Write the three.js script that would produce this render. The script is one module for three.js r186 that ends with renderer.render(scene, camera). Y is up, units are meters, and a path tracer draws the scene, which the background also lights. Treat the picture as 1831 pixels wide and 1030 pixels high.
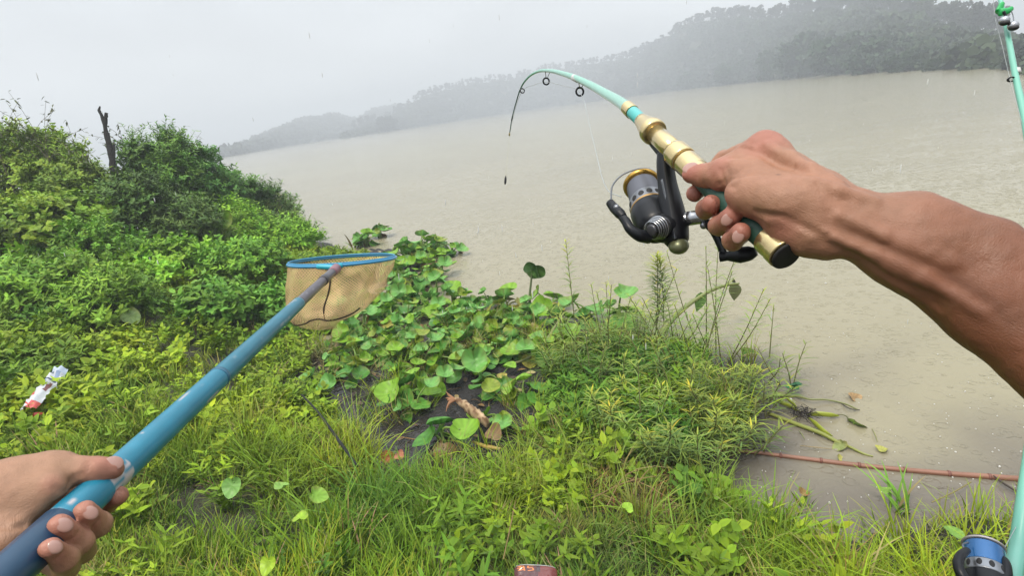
import * as THREE from 'three';
import { mergeGeometries } from 'three/addons/utils/BufferGeometryUtils.js';

// ---------------------------------------------------------------- camera, sky, sun, exposure
const scene = new THREE.Scene();
const EYE = 2.0;                                        // metres above the lake
const camera = new THREE.PerspectiveCamera(55, 1024 / 577, 0.03, 3000);
camera.position.set(0, EYE, 0);
camera.rotation.order = 'YXZ';
camera.rotation.set(THREE.MathUtils.degToRad(-17.7), 0, THREE.MathUtils.degToRad(-8.25));
camera.updateMatrixWorld(true);
scene.add(camera);

const renderer = new THREE.WebGLRenderer({ antialias: true });
renderer.setSize(1024, 577);
renderer.toneMapping = THREE.LinearToneMapping;
renderer.toneMappingExposure = 2.0;
renderer.shadowMap.enabled = true;

function rng(seed) { let a = seed >>> 0; return () => { a = (a + 0x6D2B79F5) | 0; let t = Math.imul(a ^ (a >>> 15), 1 | a); t = (t + Math.imul(t ^ (t >>> 7), 61 | t)) ^ t; return ((t ^ (t >>> 14)) >>> 0) / 4294967296; }; }
function hash3(x, y, z) { let h = Math.imul(x, 374761393) ^ Math.imul(y, 668265263) ^ Math.imul(z, 1274126177); h = Math.imul(h ^ (h >>> 13), 1274126177); return ((h ^ (h >>> 16)) >>> 0) / 4294967296; }
function noise(x, y, z = 0) {
  const xi = Math.floor(x), yi = Math.floor(y), zi = Math.floor(z), xf = x - xi, yf = y - yi, zf = z - zi;
  const u = xf * xf * (3 - 2 * xf), v = yf * yf * (3 - 2 * yf), w = zf * zf * (3 - 2 * zf), L = (a, b, t) => a + (b - a) * t;
  return 2 * L(L(L(hash3(xi, yi, zi), hash3(xi + 1, yi, zi), u), L(hash3(xi, yi + 1, zi), hash3(xi + 1, yi + 1, zi), u), v),
    L(L(hash3(xi, yi, zi + 1), hash3(xi + 1, yi, zi + 1), u), L(hash3(xi, yi + 1, zi + 1), hash3(xi + 1, yi + 1, zi + 1), u), v), w) - 1;
}
const fbm = (x, y, z = 0, n = 4) => { let s = 0, a = 0.5; for (let i = 0; i < n; i++) { s += a * noise(x, y, z); x = x * 2.03 + 7.1; y = y * 2.03 + 3.7; z = z * 2.03 + 1.3; a *= 0.5; } return s; };
const clamp = (x, a = 0, b = 1) => Math.min(b, Math.max(a, x));
const sstep = (a, b, x) => { const t = clamp((x - a) / (b - a)); return t * t * (3 - 2 * t); };
const mix = (a, b, t) => a + (b - a) * t;
const V = (x = 0, y = 0, z = 0) => new THREE.Vector3(x, y, z);

// overcast, raining: an even bright grey sky, a little brighter overhead
{
  const W = 512, Hh = 256, d = new Float32Array(W * Hh * 4);
  for (let j = 0; j < Hh; j++) for (let i = 0; i < W; i++) {
    const el = ((j + 0.5) / Hh - 0.5) * Math.PI, az = ((i + 0.5) / W) * Math.PI * 2, c = Math.cos(el);
    const n = fbm(Math.cos(az) * c * 2.4 + 5, Math.sin(az) * c * 2.4 + 9, Math.sin(el) * 6, 5);
    const up = 1 + 2.2 * sstep(0.25, 1.5, el);
    const k = (0.53 + 0.20 * n) * up, g = sstep(0.02, 0.4, el), o = (j * W + i) * 4;
    d[o] = k * mix(0.95, 0.90, g); d[o + 1] = k * mix(0.98, 0.955, g); d[o + 2] = k * mix(1.0, 1.02, g); d[o + 3] = 1;
  }
  const sky = new THREE.DataTexture(d, W, Hh, THREE.RGBAFormat, THREE.FloatType);
  sky.mapping = THREE.EquirectangularReflectionMapping; sky.magFilter = THREE.LinearFilter; sky.minFilter = THREE.LinearFilter; sky.wrapS = THREE.RepeatWrapping; sky.needsUpdate = true;
  scene.background = sky; scene.environment = sky;
}
scene.fog = new THREE.FogExp2(0xdfe4e8, 0.0043);
const sun = new THREE.DirectionalLight(0xfff3e0, 1.5);
sun.position.set(-9, 26, 6); sun.target.position.set(0, 0, -5);
sun.castShadow = true; sun.shadow.radius = 26; sun.shadow.mapSize.set(2048, 2048);
Object.assign(sun.shadow.camera, { left: -18, right: 18, top: 18, bottom: -18, near: 1, far: 80 });
scene.add(sun, sun.target);

// ---------------------------------------------------------------- helpers
const F = 515 / Math.tan(THREE.MathUtils.degToRad(27.5));
function at(px, py, d) { return V((px - 915.5) / F * d, -(py - 515) / F * d, -d).applyMatrix4(camera.matrixWorld); }
function ray(px, py) { return at(px, py, 1).sub(camera.position).normalize(); }
function onPlane(px, py, y = 0) { const r = ray(px, py); return camera.position.clone().addScaledVector(r, (y - EYE) / r.y); }
const camInv = camera.matrixWorldInverse.copy(camera.matrixWorld).invert();
function toPx(p) { const q = p.clone().applyMatrix4(camInv); return [915.5 - q.x / q.z * F, 515 + q.y / q.z * F, -q.z]; }
const counts = {};
function numbered(n) { const k = counts[n] = (counts[n] ?? -1) + 1; return k ? `${n}_${String(k).padStart(3, '0')}` : n; }
function info(o, label, category, group, kind) { if (label) o.userData.label = label; if (category) o.userData.category = category; if (group) o.userData.group = group; if (kind) o.userData.kind = kind; return o; }
function group(name, label, category, grp, pos) { const o = new THREE.Group(); o.name = numbered(name); if (pos) o.position.copy(pos); scene.add(o); return info(o, label, category, grp); }
function mesh(name, geo, mat, parent = scene) { const m = new THREE.Mesh(geo, mat); m.name = parent === scene ? numbered(name) : name; m.castShadow = m.receiveShadow = true; parent.add(m); return m; }
// a part given in world coordinates under a thing that stands at its base
function part(name, geo, mat, parent) { const o = V(); parent.updateMatrixWorld(true); o.setFromMatrixPosition(parent.matrixWorld); geo.translate(-o.x, -o.y, -o.z); return mesh(name, geo, mat, parent); }
function std(rgb, rough = 0.7, o = {}) { const m = new THREE.MeshPhysicalMaterial({ roughness: rough, side: THREE.DoubleSide, ...o }); m.color.setRGB(...rgb.map((v) => v * 0.62)); return m; }
function dataTex(w, h, fn, srgb = false) {
  const d = new Uint8Array(w * h * 4);
  for (let j = 0; j < h; j++) for (let i = 0; i < w; i++) { const c = fn(i / w, j / h, i, j), o = (j * w + i) * 4; if (typeof c === 'number') d[o] = d[o + 1] = d[o + 2] = clamp(c) * 255; else { d[o] = clamp(c[0]) * 255; d[o + 1] = clamp(c[1]) * 255; d[o + 2] = clamp(c[2]) * 255; } d[o + 3] = 255; }
  const t = new THREE.DataTexture(d, w, h); t.wrapS = t.wrapT = THREE.RepeatWrapping; t.magFilter = THREE.LinearFilter; t.minFilter = THREE.LinearMipmapLinearFilter; t.generateMipmaps = true; if (srgb) t.colorSpace = THREE.SRGBColorSpace; t.needsUpdate = true; return t;
}
function geoFrom(pos, idx, uv, col) { const g = new THREE.BufferGeometry(); g.setAttribute('position', new THREE.Float32BufferAttribute(pos, 3)); if (uv) g.setAttribute('uv', new THREE.Float32BufferAttribute(uv, 2)); if (col) g.setAttribute('color', new THREE.Float32BufferAttribute(col, 3)); g.setIndex(idx); g.computeVertexNormals(); return g; }
// tapered tube through points; r is a list of radii or a function of t; color an optional function of (t, angle)
function tube(pts, r, seg = 24, rad = 10, o = {}) {
  const cu = new THREE.CatmullRomCurve3(pts, false, 'centripetal'), P = [], N = [], I = [], U = [], C = [];
  const rf = typeof r === 'function' ? r : (t) => { if (typeof r === 'number') return r; const f = t * (r.length - 1), i = Math.min(r.length - 2, Math.floor(f)); return mix(r[i], r[i + 1], f - i); };
  const p = [], tan = []; for (let i = 0; i <= seg; i++) { const t = i / seg; p.push(o.even ? cu.getPointAt(t) : cu.getPoint(t)); tan.push(o.even ? cu.getTangentAt(t) : cu.getTangent(t)); }
  let n = o.up ? o.up.clone() : (Math.abs(tan[0].y) < 0.9 ? V(0, 1, 0) : V(1, 0, 0)); n.addScaledVector(tan[0], -n.dot(tan[0])).normalize();
  let len = 0;
  for (let i = 0; i <= seg; i++) {
    n.addScaledVector(tan[i], -n.dot(tan[i])).normalize(); const b = V().crossVectors(tan[i], n); if (i) len += p[i].distanceTo(p[i - 1]);
    for (let j = 0; j <= rad; j++) {
      const a = j / rad * Math.PI * 2, rr = rf(i / seg) * (o.wob ? 1 + o.wob * noise(i * 0.7, Math.cos(a) * 1.5 + 3, Math.sin(a) * 1.5) : 1), w = o.flat || 1;
      P.push(p[i].x + (n.x * Math.cos(a) + b.x * Math.sin(a) * w) * rr, p[i].y + (n.y * Math.cos(a) + b.y * Math.sin(a) * w) * rr, p[i].z + (n.z * Math.cos(a) + b.z * Math.sin(a) * w) * rr);
      U.push(len, j / rad); if (o.color) C.push(...o.color(i / seg, a, len));
      if (i < seg && j < rad) { const k = i * (rad + 1) + j; I.push(k, k + 1, k + rad + 1, k + 1, k + rad + 2, k + rad + 1); }
    }
  }
  for (const e of [0, seg]) { const c = P.length / 3; P.push(p[e].x, p[e].y, p[e].z); U.push(len, 0); if (o.color) C.push(...o.color(e / seg, 0, len)); const k = e * (rad + 1); for (let j = 0; j < rad; j++) e ? I.push(k + j, k + j + 1, c) : I.push(k + j + 1, k + j, c); }
  return geoFrom(P, I, U, o.color ? C : null);
}
// turned body along an axis: profile [[distance, radius], ...] from point p along unit u
function turned(p, u, profile, rad = 28) {
  const g = new THREE.LatheGeometry(profile.map(([s, r]) => new THREE.Vector2(Math.max(r, 0.00001), s)), rad);
  g.applyQuaternion(new THREE.Quaternion().setFromUnitVectors(V(0, 1, 0), u)); g.translate(p.x, p.y, p.z); return g;
}
function bevelRod(s0, s1, r, b = 0.0012) { return [[s0, 0], [s0, r - b], [s0 + b, r], [s1 - b, r], [s1, r - b], [s1, 0]]; }
function ball(p, rx, ry = rx, rz = rx, q, w = 16, h = 12) { const g = new THREE.SphereGeometry(1, w, h); g.scale(rx, ry, rz); if (q) g.applyQuaternion(q); g.translate(p.x, p.y, p.z); return g; }
function merge(list) { return mergeGeometries(list.map((g) => { if (!g.attributes.uv) g.setAttribute('uv', new THREE.Float32BufferAttribute(new Float32Array(g.attributes.position.count * 2), 2)); return g; })); }
function basis(x, y, z) { return new THREE.Quaternion().setFromRotationMatrix(new THREE.Matrix4().makeBasis(x, y, z)); }

// ---------------------------------------------------------------- the lie of the land
const shorePx = [[2300, 905], [1990, 930], [1831, 925], [1700, 905], [1560, 935], [1450, 965], [1330, 915], [1275, 870], [1180, 800], [1040, 775], [960, 770], [915, 800], [880, 838], [760, 858], [690, 842], [640, 780], [590, 720], [560, 640], [580, 590], [640, 540], [690, 500], [660, 460], [590, 432]];
const shore = shorePx.map(([x, y]) => onPlane(x, y)).map((p) => [p.x, p.z]);
shore.push([-4.6, -12], [-7, -14], [-12, -16], [-25, -19], [-60, -24], [-260, -60], [-900, -60], [-900, 900], [900, 900], [900, 0], [60, 1.2], [14, -0.4]);
function shoreDist(x, z) {       // above 0 on land
  let best = 1e9, inside = false;
  for (let i = 0, j = shore.length - 1; i < shore.length; j = i++) {
    const [ax, az] = shore[j], [bx, bz] = shore[i], dx = bx - ax, dz = bz - az, t = clamp(((x - ax) * dx + (z - az) * dz) / (dx * dx + dz * dz));
    const ex = x - ax - dx * t, ez = z - az - dz * t, d = ex * ex + ez * ez; if (d < best) best = d;
    if ((az > z) !== (bz > z) && x < (bx - ax) * (z - az) / (bz - az) + ax) inside = !inside;
  }
  return (inside ? 1 : -1) * Math.sqrt(best);
}
// the shallow corner where the plants float on mud
const matPx = [[600, 425], [830, 440], [800, 520], [900, 555], [1010, 570], [1120, 620], [1360, 650], [1340, 760], [1270, 850], [1180, 810], [1000, 790], [880, 850], [690, 860], [600, 760], [540, 650], [560, 580], [660, 520]].map(([x, y]) => onPlane(x, y)).map((p) => [p.x, p.z]);
function inPoly(poly, x, z) { let c = false; for (let i = 0, j = poly.length - 1; i < poly.length; j = i++) { const [ax, az] = poly[j], [bx, bz] = poly[i]; if ((az > z) !== (bz > z) && x < (bx - ax) * (z - az) / (bz - az) + ax) c = !c; } return c; }
function polyDist(poly, x, z) { let best = 1e9; for (let i = 0, j = poly.length - 1; i < poly.length; j = i++) { const [ax, az] = poly[j], [bx, bz] = poly[i], dx = bx - ax, dz = bz - az, t = clamp(((x - ax) * dx + (z - az) * dz) / (dx * dx + dz * dz)); best = Math.min(best, Math.hypot(x - ax - dx * t, z - az - dz * t)); } return inPoly(matPx, x, z) ? best : -best; }
function height(x, z) {
  const far = Math.hypot(x, z), sd = far > 60 && z < 0 && x > -60 ? -50 : shoreDist(x, z);
  if (sd > 0) {
    let h = -0.01 + 0.10 * Math.min(sd, 0.25) + 0.29 * sstep(0, 1.5, sd) + 0.05 * fbm(x * 1.1, z * 1.1, 2) * sstep(0, 0.6, sd) + 0.014 * noise(x * 9, z * 9) * sstep(0, 0.3, sd) + 0.006 * noise(x * 23, z * 23);
    h += 0.85 * sstep(1.6, 8, -x) * sstep(0.4, 3, sd) + 1.2 * sstep(8, 40, -x);
    return h;
  }
  let h = -0.01 - 0.10 * Math.min(-sd, 0.25) + 0.006 * noise(x * 23, z * 23) - 0.6 * sstep(0, 3, -sd) - 2 * sstep(3, 40, -sd);
  if (far < 20) { const m = polyDist(matPx, x, z); if (m > -0.3) h = Math.max(h, mix(-0.1, 0.0, sstep(-0.3, 0.5, m)) + 0.03 * fbm(x * 3, z * 3, 5) + 0.012 * noise(x * 14, z * 14)); }
  return h;
}
function onGround(px, py) {
  const r = ray(px, py), p = camera.position.clone(); let s = 0.3;
  for (let k = 0; k < 900; k++) { const q = p.clone().addScaledVector(r, s); if (q.y < Math.max(0, height(q.x, q.z))) break; s += 0.01 + s * 0.003; if (s > 200) break; }
  const q = p.addScaledVector(r, s); q.y = Math.max(0, height(q.x, q.z)); return q;
}

// ---------------------------------------------------------------- ground and water
function polar(yf, colf, uvs, NR = 210, NA = 400, r0 = 0.05, r1 = 620) {
  const P = [], I = [], U = [], C = [];
  const azs = []; for (let j = 0; j <= NA; j++) { const t = j / NA * 2 - 1; azs.push(Math.PI * (0.42 * t + 0.58 * t * t * t)); }   // finer ahead of the viewer
  for (let i = 0; i <= NR; i++) {
    const f = i / NR, r = i === 0 ? 0 : f < 0.75 ? 0.3 + (24 - 0.3) * Math.pow(f / 0.75, 1.7) : 24 * Math.pow(r1 / 24, (f - 0.75) / 0.25);
    for (let j = 0; j <= NA; j++) {
      const x = Math.sin(azs[j]) * r, z = -Math.cos(azs[j]) * r; P.push(x, yf(x, z), z); U.push(x * uvs, z * uvs); C.push(...colf(x, z));
      if (i < NR && j < NA) { const k = i * (NA + 1) + j; I.push(k, k + NA + 1, k + 1, k + 1, k + NA + 1, k + NA + 2); }
    }
  }
  return geoFrom(P, I, U, C);
}
const soilBump = dataTex(512, 512, (u, v) => 0.5 + 0.5 * (0.6 * noise(u * 64, v * 64) + 0.4 * noise(u * 160, v * 160, 4)));
{
  const g = polar(height, (x, z) => {
    const far = Math.hypot(x, z), sd = far > 30 ? 5 : shoreDist(x, z), n = fbm(x * 2.5, z * 2.5, 3), wet = 1 - sstep(0.0, 0.5, sd);
    const soil = [0.06 + 0.02 * n, 0.055 + 0.02 * n, 0.022], mud = [0.022 + 0.02 * n, 0.019 + 0.018 * n, 0.017 + 0.015 * n];
    return soil.map((s, i) => mix(s, mud[i], wet));
  }, 1);
  const m = std([1, 1, 1], 0.75, { vertexColors: true, bumpMap: soilBump, bumpScale: 0.02 });
  info(mesh('ground', g, m), 'muddy grassy lake bank sloping up to the left', 'ground', null, 'structure');
}
{
  // rain rings and small chop
  const S = 1024, h = new Float32Array(S * S), R = rng(11), TILE = 2.4;
  for (let j = 0; j < S; j++) for (let i = 0; i < S; i++) { const a = i / S * Math.PI * 2, b = j / S * Math.PI * 2; h[j * S + i] = 0.22 * noise(Math.cos(a) * 9 + 20, Math.sin(a) * 9 + Math.cos(b) * 9, Math.sin(b) * 9) + 0.16 * noise(Math.cos(a) * 24 + 20, Math.sin(a) * 24 + Math.cos(b) * 24, Math.sin(b) * 24); }
  for (let k = 0; k < 900; k++) {
    const cx = R() * S, cy = R() * S, r = 3 + R() * R() * 34, amp = (0.25 + 0.4 * R()) * (1 - r / 50), w = 2.6 + R() * 2;
    for (let y = -Math.ceil(r + 8); y <= r + 8; y++) for (let x = -Math.ceil(r + 8); x <= r + 8; x++) { const d = Math.hypot(x, y) - r; if (Math.abs(d) < 9) h[((cy + y + S) % S | 0) * S + ((cx + x + S) % S | 0)] += amp * Math.cos(d / w * 1.6) * Math.exp(-d * d / (2 * w * w)); }
  }
  const bump = dataTex(S, S, (u, v, i, j) => 0.5 + 0.28 * h[j * S + i]);
  const g = polar(() => 0, (x, z) => {
    const far = Math.hypot(x, z), sd = far > 60 ? 9 : Math.max(0, -Math.max(shoreDist(x, z), far < 20 ? polyDist(matPx, x, z) : -9));
    const n = fbm(x * 0.35, z * 0.35, 8), n2 = fbm(x * 1.6, z * 1.6, 2), md = far < 20 ? mix(-9, polyDist(matPx, x, z), sstep(-6.0, -5.0, z)) : -9, s = far < 20 ? Math.min(1 - sstep(-0.35, 0.05, md + 0.15 * n2), Math.max(sstep(0.0, 1.1, sd + 0.5 * n2), sstep(-2.9, -3.8, z))) : 1, k = 1 + 0.1 * n + 0.05 * n2;
    const deep = [0.385, 0.345, 0.222], wetMud = [0.045, 0.040, 0.034], bank = [0.20, 0.172, 0.135], shallow = bank.map((b, i) => mix(b, wetMud[i], sstep(-0.35, 0.05, md)));
    return deep.map((d, i) => mix(shallow[i], d, s) * k);
  }, 1 / TILE);
  const m = std([1, 1, 1], 0.15, { vertexColors: true, bumpMap: bump, bumpScale: 0.019, ior: 1.333, side: THREE.FrontSide });
  info(mesh('water', g, m), 'murky brown lake water pitted by rain', 'water', null, 'structure');
}

// ---------------------------------------------------------------- hills beyond the lake, with their woods
const interp = (tab, x) => { if (x <= tab[0][0]) return tab[0].slice(1); for (let i = 1; i < tab.length; i++) if (x <= tab[i][0]) { const t = (x - tab[i - 1][0]) / (tab[i][0] - tab[i - 1][0]); return tab[i].slice(1).map((v, k) => mix(tab[i - 1][k + 1], v, t)); } return tab[tab.length - 1].slice(1); };
const azOf = (r) => Math.atan2(r.x, -r.z);
// far shore: column, the row where water ends
const farShore = [[300, 300], [415, 283], [550, 259], [700, 235], [850, 212], [1000, 190], [1200, 164], [1350, 147], [1500, 134], [1650, 127], [1831, 126], [2100, 150]].map(([x, y]) => { const p = onPlane(x, y); return [Math.atan2(p.x, -p.z), Math.hypot(p.x, p.z)]; });
farShore.unshift([farShore[0][0] - 0.7, farShore[0][1] * 1.3]); farShore.push([farShore[farShore.length - 1][0] + 0.6, 45]);
const shoreAt = (az) => interp(farShore, az)[0];
const woodMat = (o) => std([1, 1, 1], 0.9, { ...o });
const crownGeos = [0, 1, 2].map((k) => {       // a clump of leaf tufts about one metre across
  const R = rng(50 + k), P = [], I = [];
  for (let i = 0; i < 70; i++) {
    const d = V(R() - 0.5, R() - 0.5, R() - 0.5).normalize().multiplyScalar(0.5 * Math.cbrt(0.25 + 0.75 * R())); d.y *= 0.8; d.y += 0.12 * noise(d.x * 5, d.z * 5, k);
    const a = V(R() - 0.5, R() - 0.5, R() - 0.5).normalize(), b = V(R() - 0.5, R() - 0.5, R() - 0.5).cross(a).normalize(), s = 0.09 + 0.08 * R(), q = P.length / 3;
    for (const [u, v] of [[-1, -0.6], [0.2, -1], [1, 0.1], [0.1, 0.9], [-0.8, 0.5]]) P.push(d.x + (a.x * u + b.x * v) * s, d.y + (a.y * u + b.y * v) * s, d.z + (a.z * u + b.z * v) * s);
    I.push(q, q + 1, q + 2, q, q + 2, q + 3, q, q + 3, q + 4);
  }
  return geoFrom(P, I);
});
const gumGeos = [0, 1, 2, 3].map((k) => {     // tall thin tree of unit height: bare trunk, tufts at the top
  const R = rng(90 + k), L = [];
  const bend = 0.06 * (R() - 0.5), tr = tube([V(0, -0.1, 0), V(bend, 0.45, 0.02), V(bend * 1.6, 0.95, 0)], [0.018, 0.013, 0.005], 5, 5); tr.deleteAttribute('uv');
  const wh = (g, c) => { const n = g.attributes.position.count, a = new Float32Array(n * 3); for (let i = 0; i < n; i++) a.set(c, i * 3); g.setAttribute('color', new THREE.BufferAttribute(a, 3)); return g; };
  L.push(wh(tr, [0.9, 0.85, 0.8]));
  for (let i = 0; i < 6; i++) { const c = crownGeos[i % 3].clone(), s = 0.2 + 0.16 * R(); c.scale(s, s * 0.7, s); c.translate(bend + 0.26 * (R() - 0.5), 0.55 + 0.43 * R(), 0.26 * (R() - 0.5)); L.push(wh(c, [0.55, 0.65, 0.5])); }
  return mergeGeometries(L);
});
function instanced(name, geo, mat, list, parent) {     // list of {p, q or ry, s (number or Vector3), c}
  const m = new THREE.InstancedMesh(geo, mat, list.length), M = new THREE.Matrix4(), q = new THREE.Quaternion(), col = new THREE.Color(), Y = V(0, 1, 0), s = V(); let tint = false;
  list.forEach((e, i) => { M.compose(e.p, e.q || q.setFromAxisAngle(Y, e.ry || 0), typeof e.s === 'number' ? s.set(e.s, e.s, e.s) : e.s); m.setMatrixAt(i, M); if (e.c) { m.setColorAt(i, col.setRGB(...e.c)); tint = true; } });
  m.castShadow = m.receiveShadow = true; m.name = parent ? name : numbered(name); (parent || scene).add(m); m.userData.kind = 'stuff'; return m;
}
function hill(label, crest, depth, crestD, R, opts) {
  // crest: [column, row] pairs on the skyline; the ground rises from the far shore to it
  const tab = crest.map(([x, y]) => { const r = ray(x, y), az = azOf(r), el = Math.atan2(r.y, Math.hypot(r.x, r.z)); return [az, el]; });
  const a0 = tab[0][0], a1 = tab[tab.length - 1][0], fade = 0.06;
  const dOf = (az) => Math.max(shoreAt(az) * (opts.front ?? 1.02), 1), cOf = (az) => dOf(az) + (crestD ?? 60) * (1 + 0.15 * noise(az * 7, opts.seed));
  const hOf = (az) => { const c = cOf(az), e = interp(tab, az)[0]; return Math.max(0.5, (EYE + c * Math.tan(e)) - opts.tree) * sstep(a0 - fade, a0 + 0.01, az) * sstep(a1 + fade, a1 - 0.01, az); };
  const y = (az, t) => { const h = hOf(az), k = t < 1 ? Math.sin(Math.min(1, t) * Math.PI / 2) ** 1.25 : Math.cos(Math.min(1, (t - 1) / 1.3) * Math.PI / 2); return -0.4 + h * k + (0.4 + 0.04 * h) * noise(az * 60, t * 6, opts.seed) * Math.min(1, t * 3) * Math.min(1, h / 6); };
  const P = [], I = [], U = [], C = [], NA = 160, NT = 26;
  for (let i = 0; i <= NA; i++) for (let j = 0; j <= NT; j++) {
    const az = mix(a0 - fade, a1 + fade, i / NA), t = j / NT * 2.3, d = mix(dOf(az), cOf(az), t); P.push(Math.sin(az) * d, y(az, t), -Math.cos(az) * d); U.push(az * 100, t * 20); const n = noise(az * 90, t * 9); C.push(0.055 + 0.02 * n, 0.06 + 0.02 * n, 0.035);
    if (i < NA && j < NT) { const k = i * (NT + 1) + j; I.push(k, k + NT + 1, k + 1, k + 1, k + NT + 1, k + NT + 2); }
  }
  info(mesh('hill', geoFrom(P, I, U, C), woodMat({ vertexColors: true })), label, 'hill', null, 'structure');
  const place = (az, t) => { const d = mix(dOf(az), cOf(az), t); return V(Math.sin(az) * d, y(az, t), -Math.cos(az) * d); };
  return { a0, a1, place, dOf, cOf, hOf, R };
}
const hillA = hill('faint far hill at the left end of the lake, nearly lost in the rain', [[360, 300], [415, 268], [450, 247], [490, 232], [540, 212], [600, 203], [640, 212], [665, 196], [700, 188], [760, 186], [850, 190], [1000, 175]], 0, 130, rng(1), { seed: 3, tree: 3, front: 1.35 });
const hillB = hill('grey wooded hill across the middle of the lake', [[610, 238], [650, 218], [700, 206], [725, 188], [760, 168], [800, 155], [850, 146], [900, 140], [960, 128], [1050, 110], [1130, 98], [1180, 78], [1300, 60], [1400, 70]], 0, 60, rng(2), { seed: 9, tree: 3.2, front: 1.02 });
const hillC = hill('wooded hill across the lake at the right with thin trees on its crest', [[1090, 150], [1130, 108], [1180, 76], [1210, 48], [1250, 28], [1300, 20], [1380, 22], [1430, 14], [1480, 5], [1550, 0], [1620, 8], [1680, 24], [1740, 34], [1831, 34], [1950, 40], [2150, 60], [2500, 120]], 0, 70, rng(3), { seed: 14, tree: 3.4, front: 1.03 });
function wood(name, label, H, n, tMax, size, col, R, geos, crestOnly) {
  const L = geos.map(() => []);
  for (let i = 0; i < n; i++) {
    const az = mix(H.a0, H.a1, R()), t = crestOnly ? 0.8 + 0.3 * R() : Math.pow(R(), 0.8) * tMax; if (H.hOf(az) < 1.5 && t > 0.5) continue;
    const p = H.place(az, t), s = size * (crestOnly ? 0.7 + 0.5 * R() : 0.5 + 0.5 * R() + 0.7 * R() ** 3), k = 0.55 + 0.6 * R(), b = fbm(az * 25, t * 4, 6) * 0.5;
    L[i % geos.length].push({ p: V(p.x, p.y + (crestOnly ? 0 : s * 0.3), p.z), ry: R() * 6.3, s: crestOnly ? V(s * 0.8, s, s * 0.8) : V(s * (1 + 0.3 * R()), s * (0.75 + 0.5 * R()), s), c: [col[0] * k * (1 + b), col[1] * k * (1 + b), col[2] * k] });
  }
  const g = group(name, label, crestOnly ? 'trees' : 'woods'); g.userData.kind = 'stuff';
  geos.forEach((geo, i) => instanced('foliage', geo, woodMat({ vertexColors: !!geo.attributes.color }), L[i], g));
}
wood('wood', 'faded woods on the farthest left hill', hillA, 2400, 1.15, 4.2, [0.05, 0.07, 0.035], rng(21), crownGeos);
wood('wood', 'grey woods on the middle hill', hillB, 3600, 1.15, 2.8, [0.07, 0.095, 0.05], rng(22), crownGeos);
wood('wood', 'dense green woods on the slope of the right hill', hillC, 5200, 1.1, 2.1, [0.062, 0.10, 0.04], rng(23), crownGeos);
wood('thin_trees', 'thin bare stemmed trees along the crest of the middle hill', hillB, 420, 1, 5.6, [0.09, 0.095, 0.07], rng(24), gumGeos, true);
wood('thin_trees', 'thin bare stemmed trees in rows over the right hill crest', hillC, 760, 1, 5.0, [0.14, 0.14, 0.11], rng(25), gumGeos, true);
// broad trees at the foot of the right hill
{
  const R = rng(31), spots = [[1395, 88, 50], [1455, 62, 70], [1520, 58, 75], [1585, 66, 70], [1640, 84, 55], [1320, 108, 45], [1240, 126, 36], [1700, 96, 50], [1770, 100, 50], [1180, 138, 30], [1120, 148, 26], [1060, 160, 24]];
  const words = ['left of the tallest one', 'just left of the highest crown', 'with the highest crown', 'just right of the highest crown', 'sloping down to the right', 'third bush from the left in front', 'low one left of the rising crowns', 'left of the bell on the upright rod', 'behind the upright rod', 'low beside the bent rod', 'near the bent rod line guide', 'leftmost behind the bent rod'];
  spots.forEach(([x, yTop, w], i) => {
    const az = azOf(ray(x, 140)), d = shoreAt(az) * 1.04 + 3, r = ray(x, yTop), hd = Math.hypot(r.x, r.z), p = V(Math.sin(az) * d, -0.3, -Math.cos(az) * d), top = EYE + d * r.y / hd, rad = w / F * d * 0.75;
    const t = group('broad_tree', `rounded dark green tree on the far shore, ${words[i]}`, 'tree', 'trees along the far shore of the right hill', p);
    part('trunk', tube([p.clone(), p.clone().add(V(0.1, top * 0.4, 0)), p.clone().add(V(0.2, top * 0.7, 0.1))], [0.22, 0.16, 0.06], 5, 7), std([0.06, 0.05, 0.04], 0.9), t);
    const L = [];
    for (let k = 0; k < 80; k++) { const v = V(R() - 0.5, R() - 0.5, R() - 0.5).normalize().multiplyScalar(Math.cbrt(R())); const sz = (0.28 + 0.3 * R()) * Math.min(rad, top * 0.6), b = 0.7 + 0.6 * R(); L.push({ p: V(v.x * rad, Math.max(sz * 0.3, top * 0.52 + v.y * top * 0.48), v.z * rad), ry: R() * 6, s: sz * 1.5, c: [0.038 * b, 0.08 * b, 0.030 * b] }); }
    instanced('crown', crownGeos[i % 3], woodMat(), L, t);
  });
  // one dark tree alone at the water by the far hill
  const az = azOf(ray(695, 235)), d = shoreAt(az) * 1.01, p = V(Math.sin(az) * d, -0.2, -Math.cos(az) * d), u = d / F;
  const t = group('lone_tree', 'small dark tree alone at the water before the far hill', 'tree', null, p), L = [];
  part('trunk', tube([p.clone(), p.clone().add(V(0, 10 * u, 0))], [0.7 * u, 0.4 * u], 3, 6), std([0.05, 0.045, 0.04], 0.9), t);
  for (let k = 0; k < 60; k++) { const v = V(R() - 0.5, R() - 0.5, R() - 0.5).normalize().multiplyScalar(Math.cbrt(R())); L.push({ p: V(v.x * 17 * u, 13 * u + v.y * 10 * u, v.z * 14 * u), ry: R() * 6, s: 9 * u * (0.6 + R()), c: [0.03, 0.045, 0.025] }); }
  instanced('crown', crownGeos[0], woodMat(), L, t);
}

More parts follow.
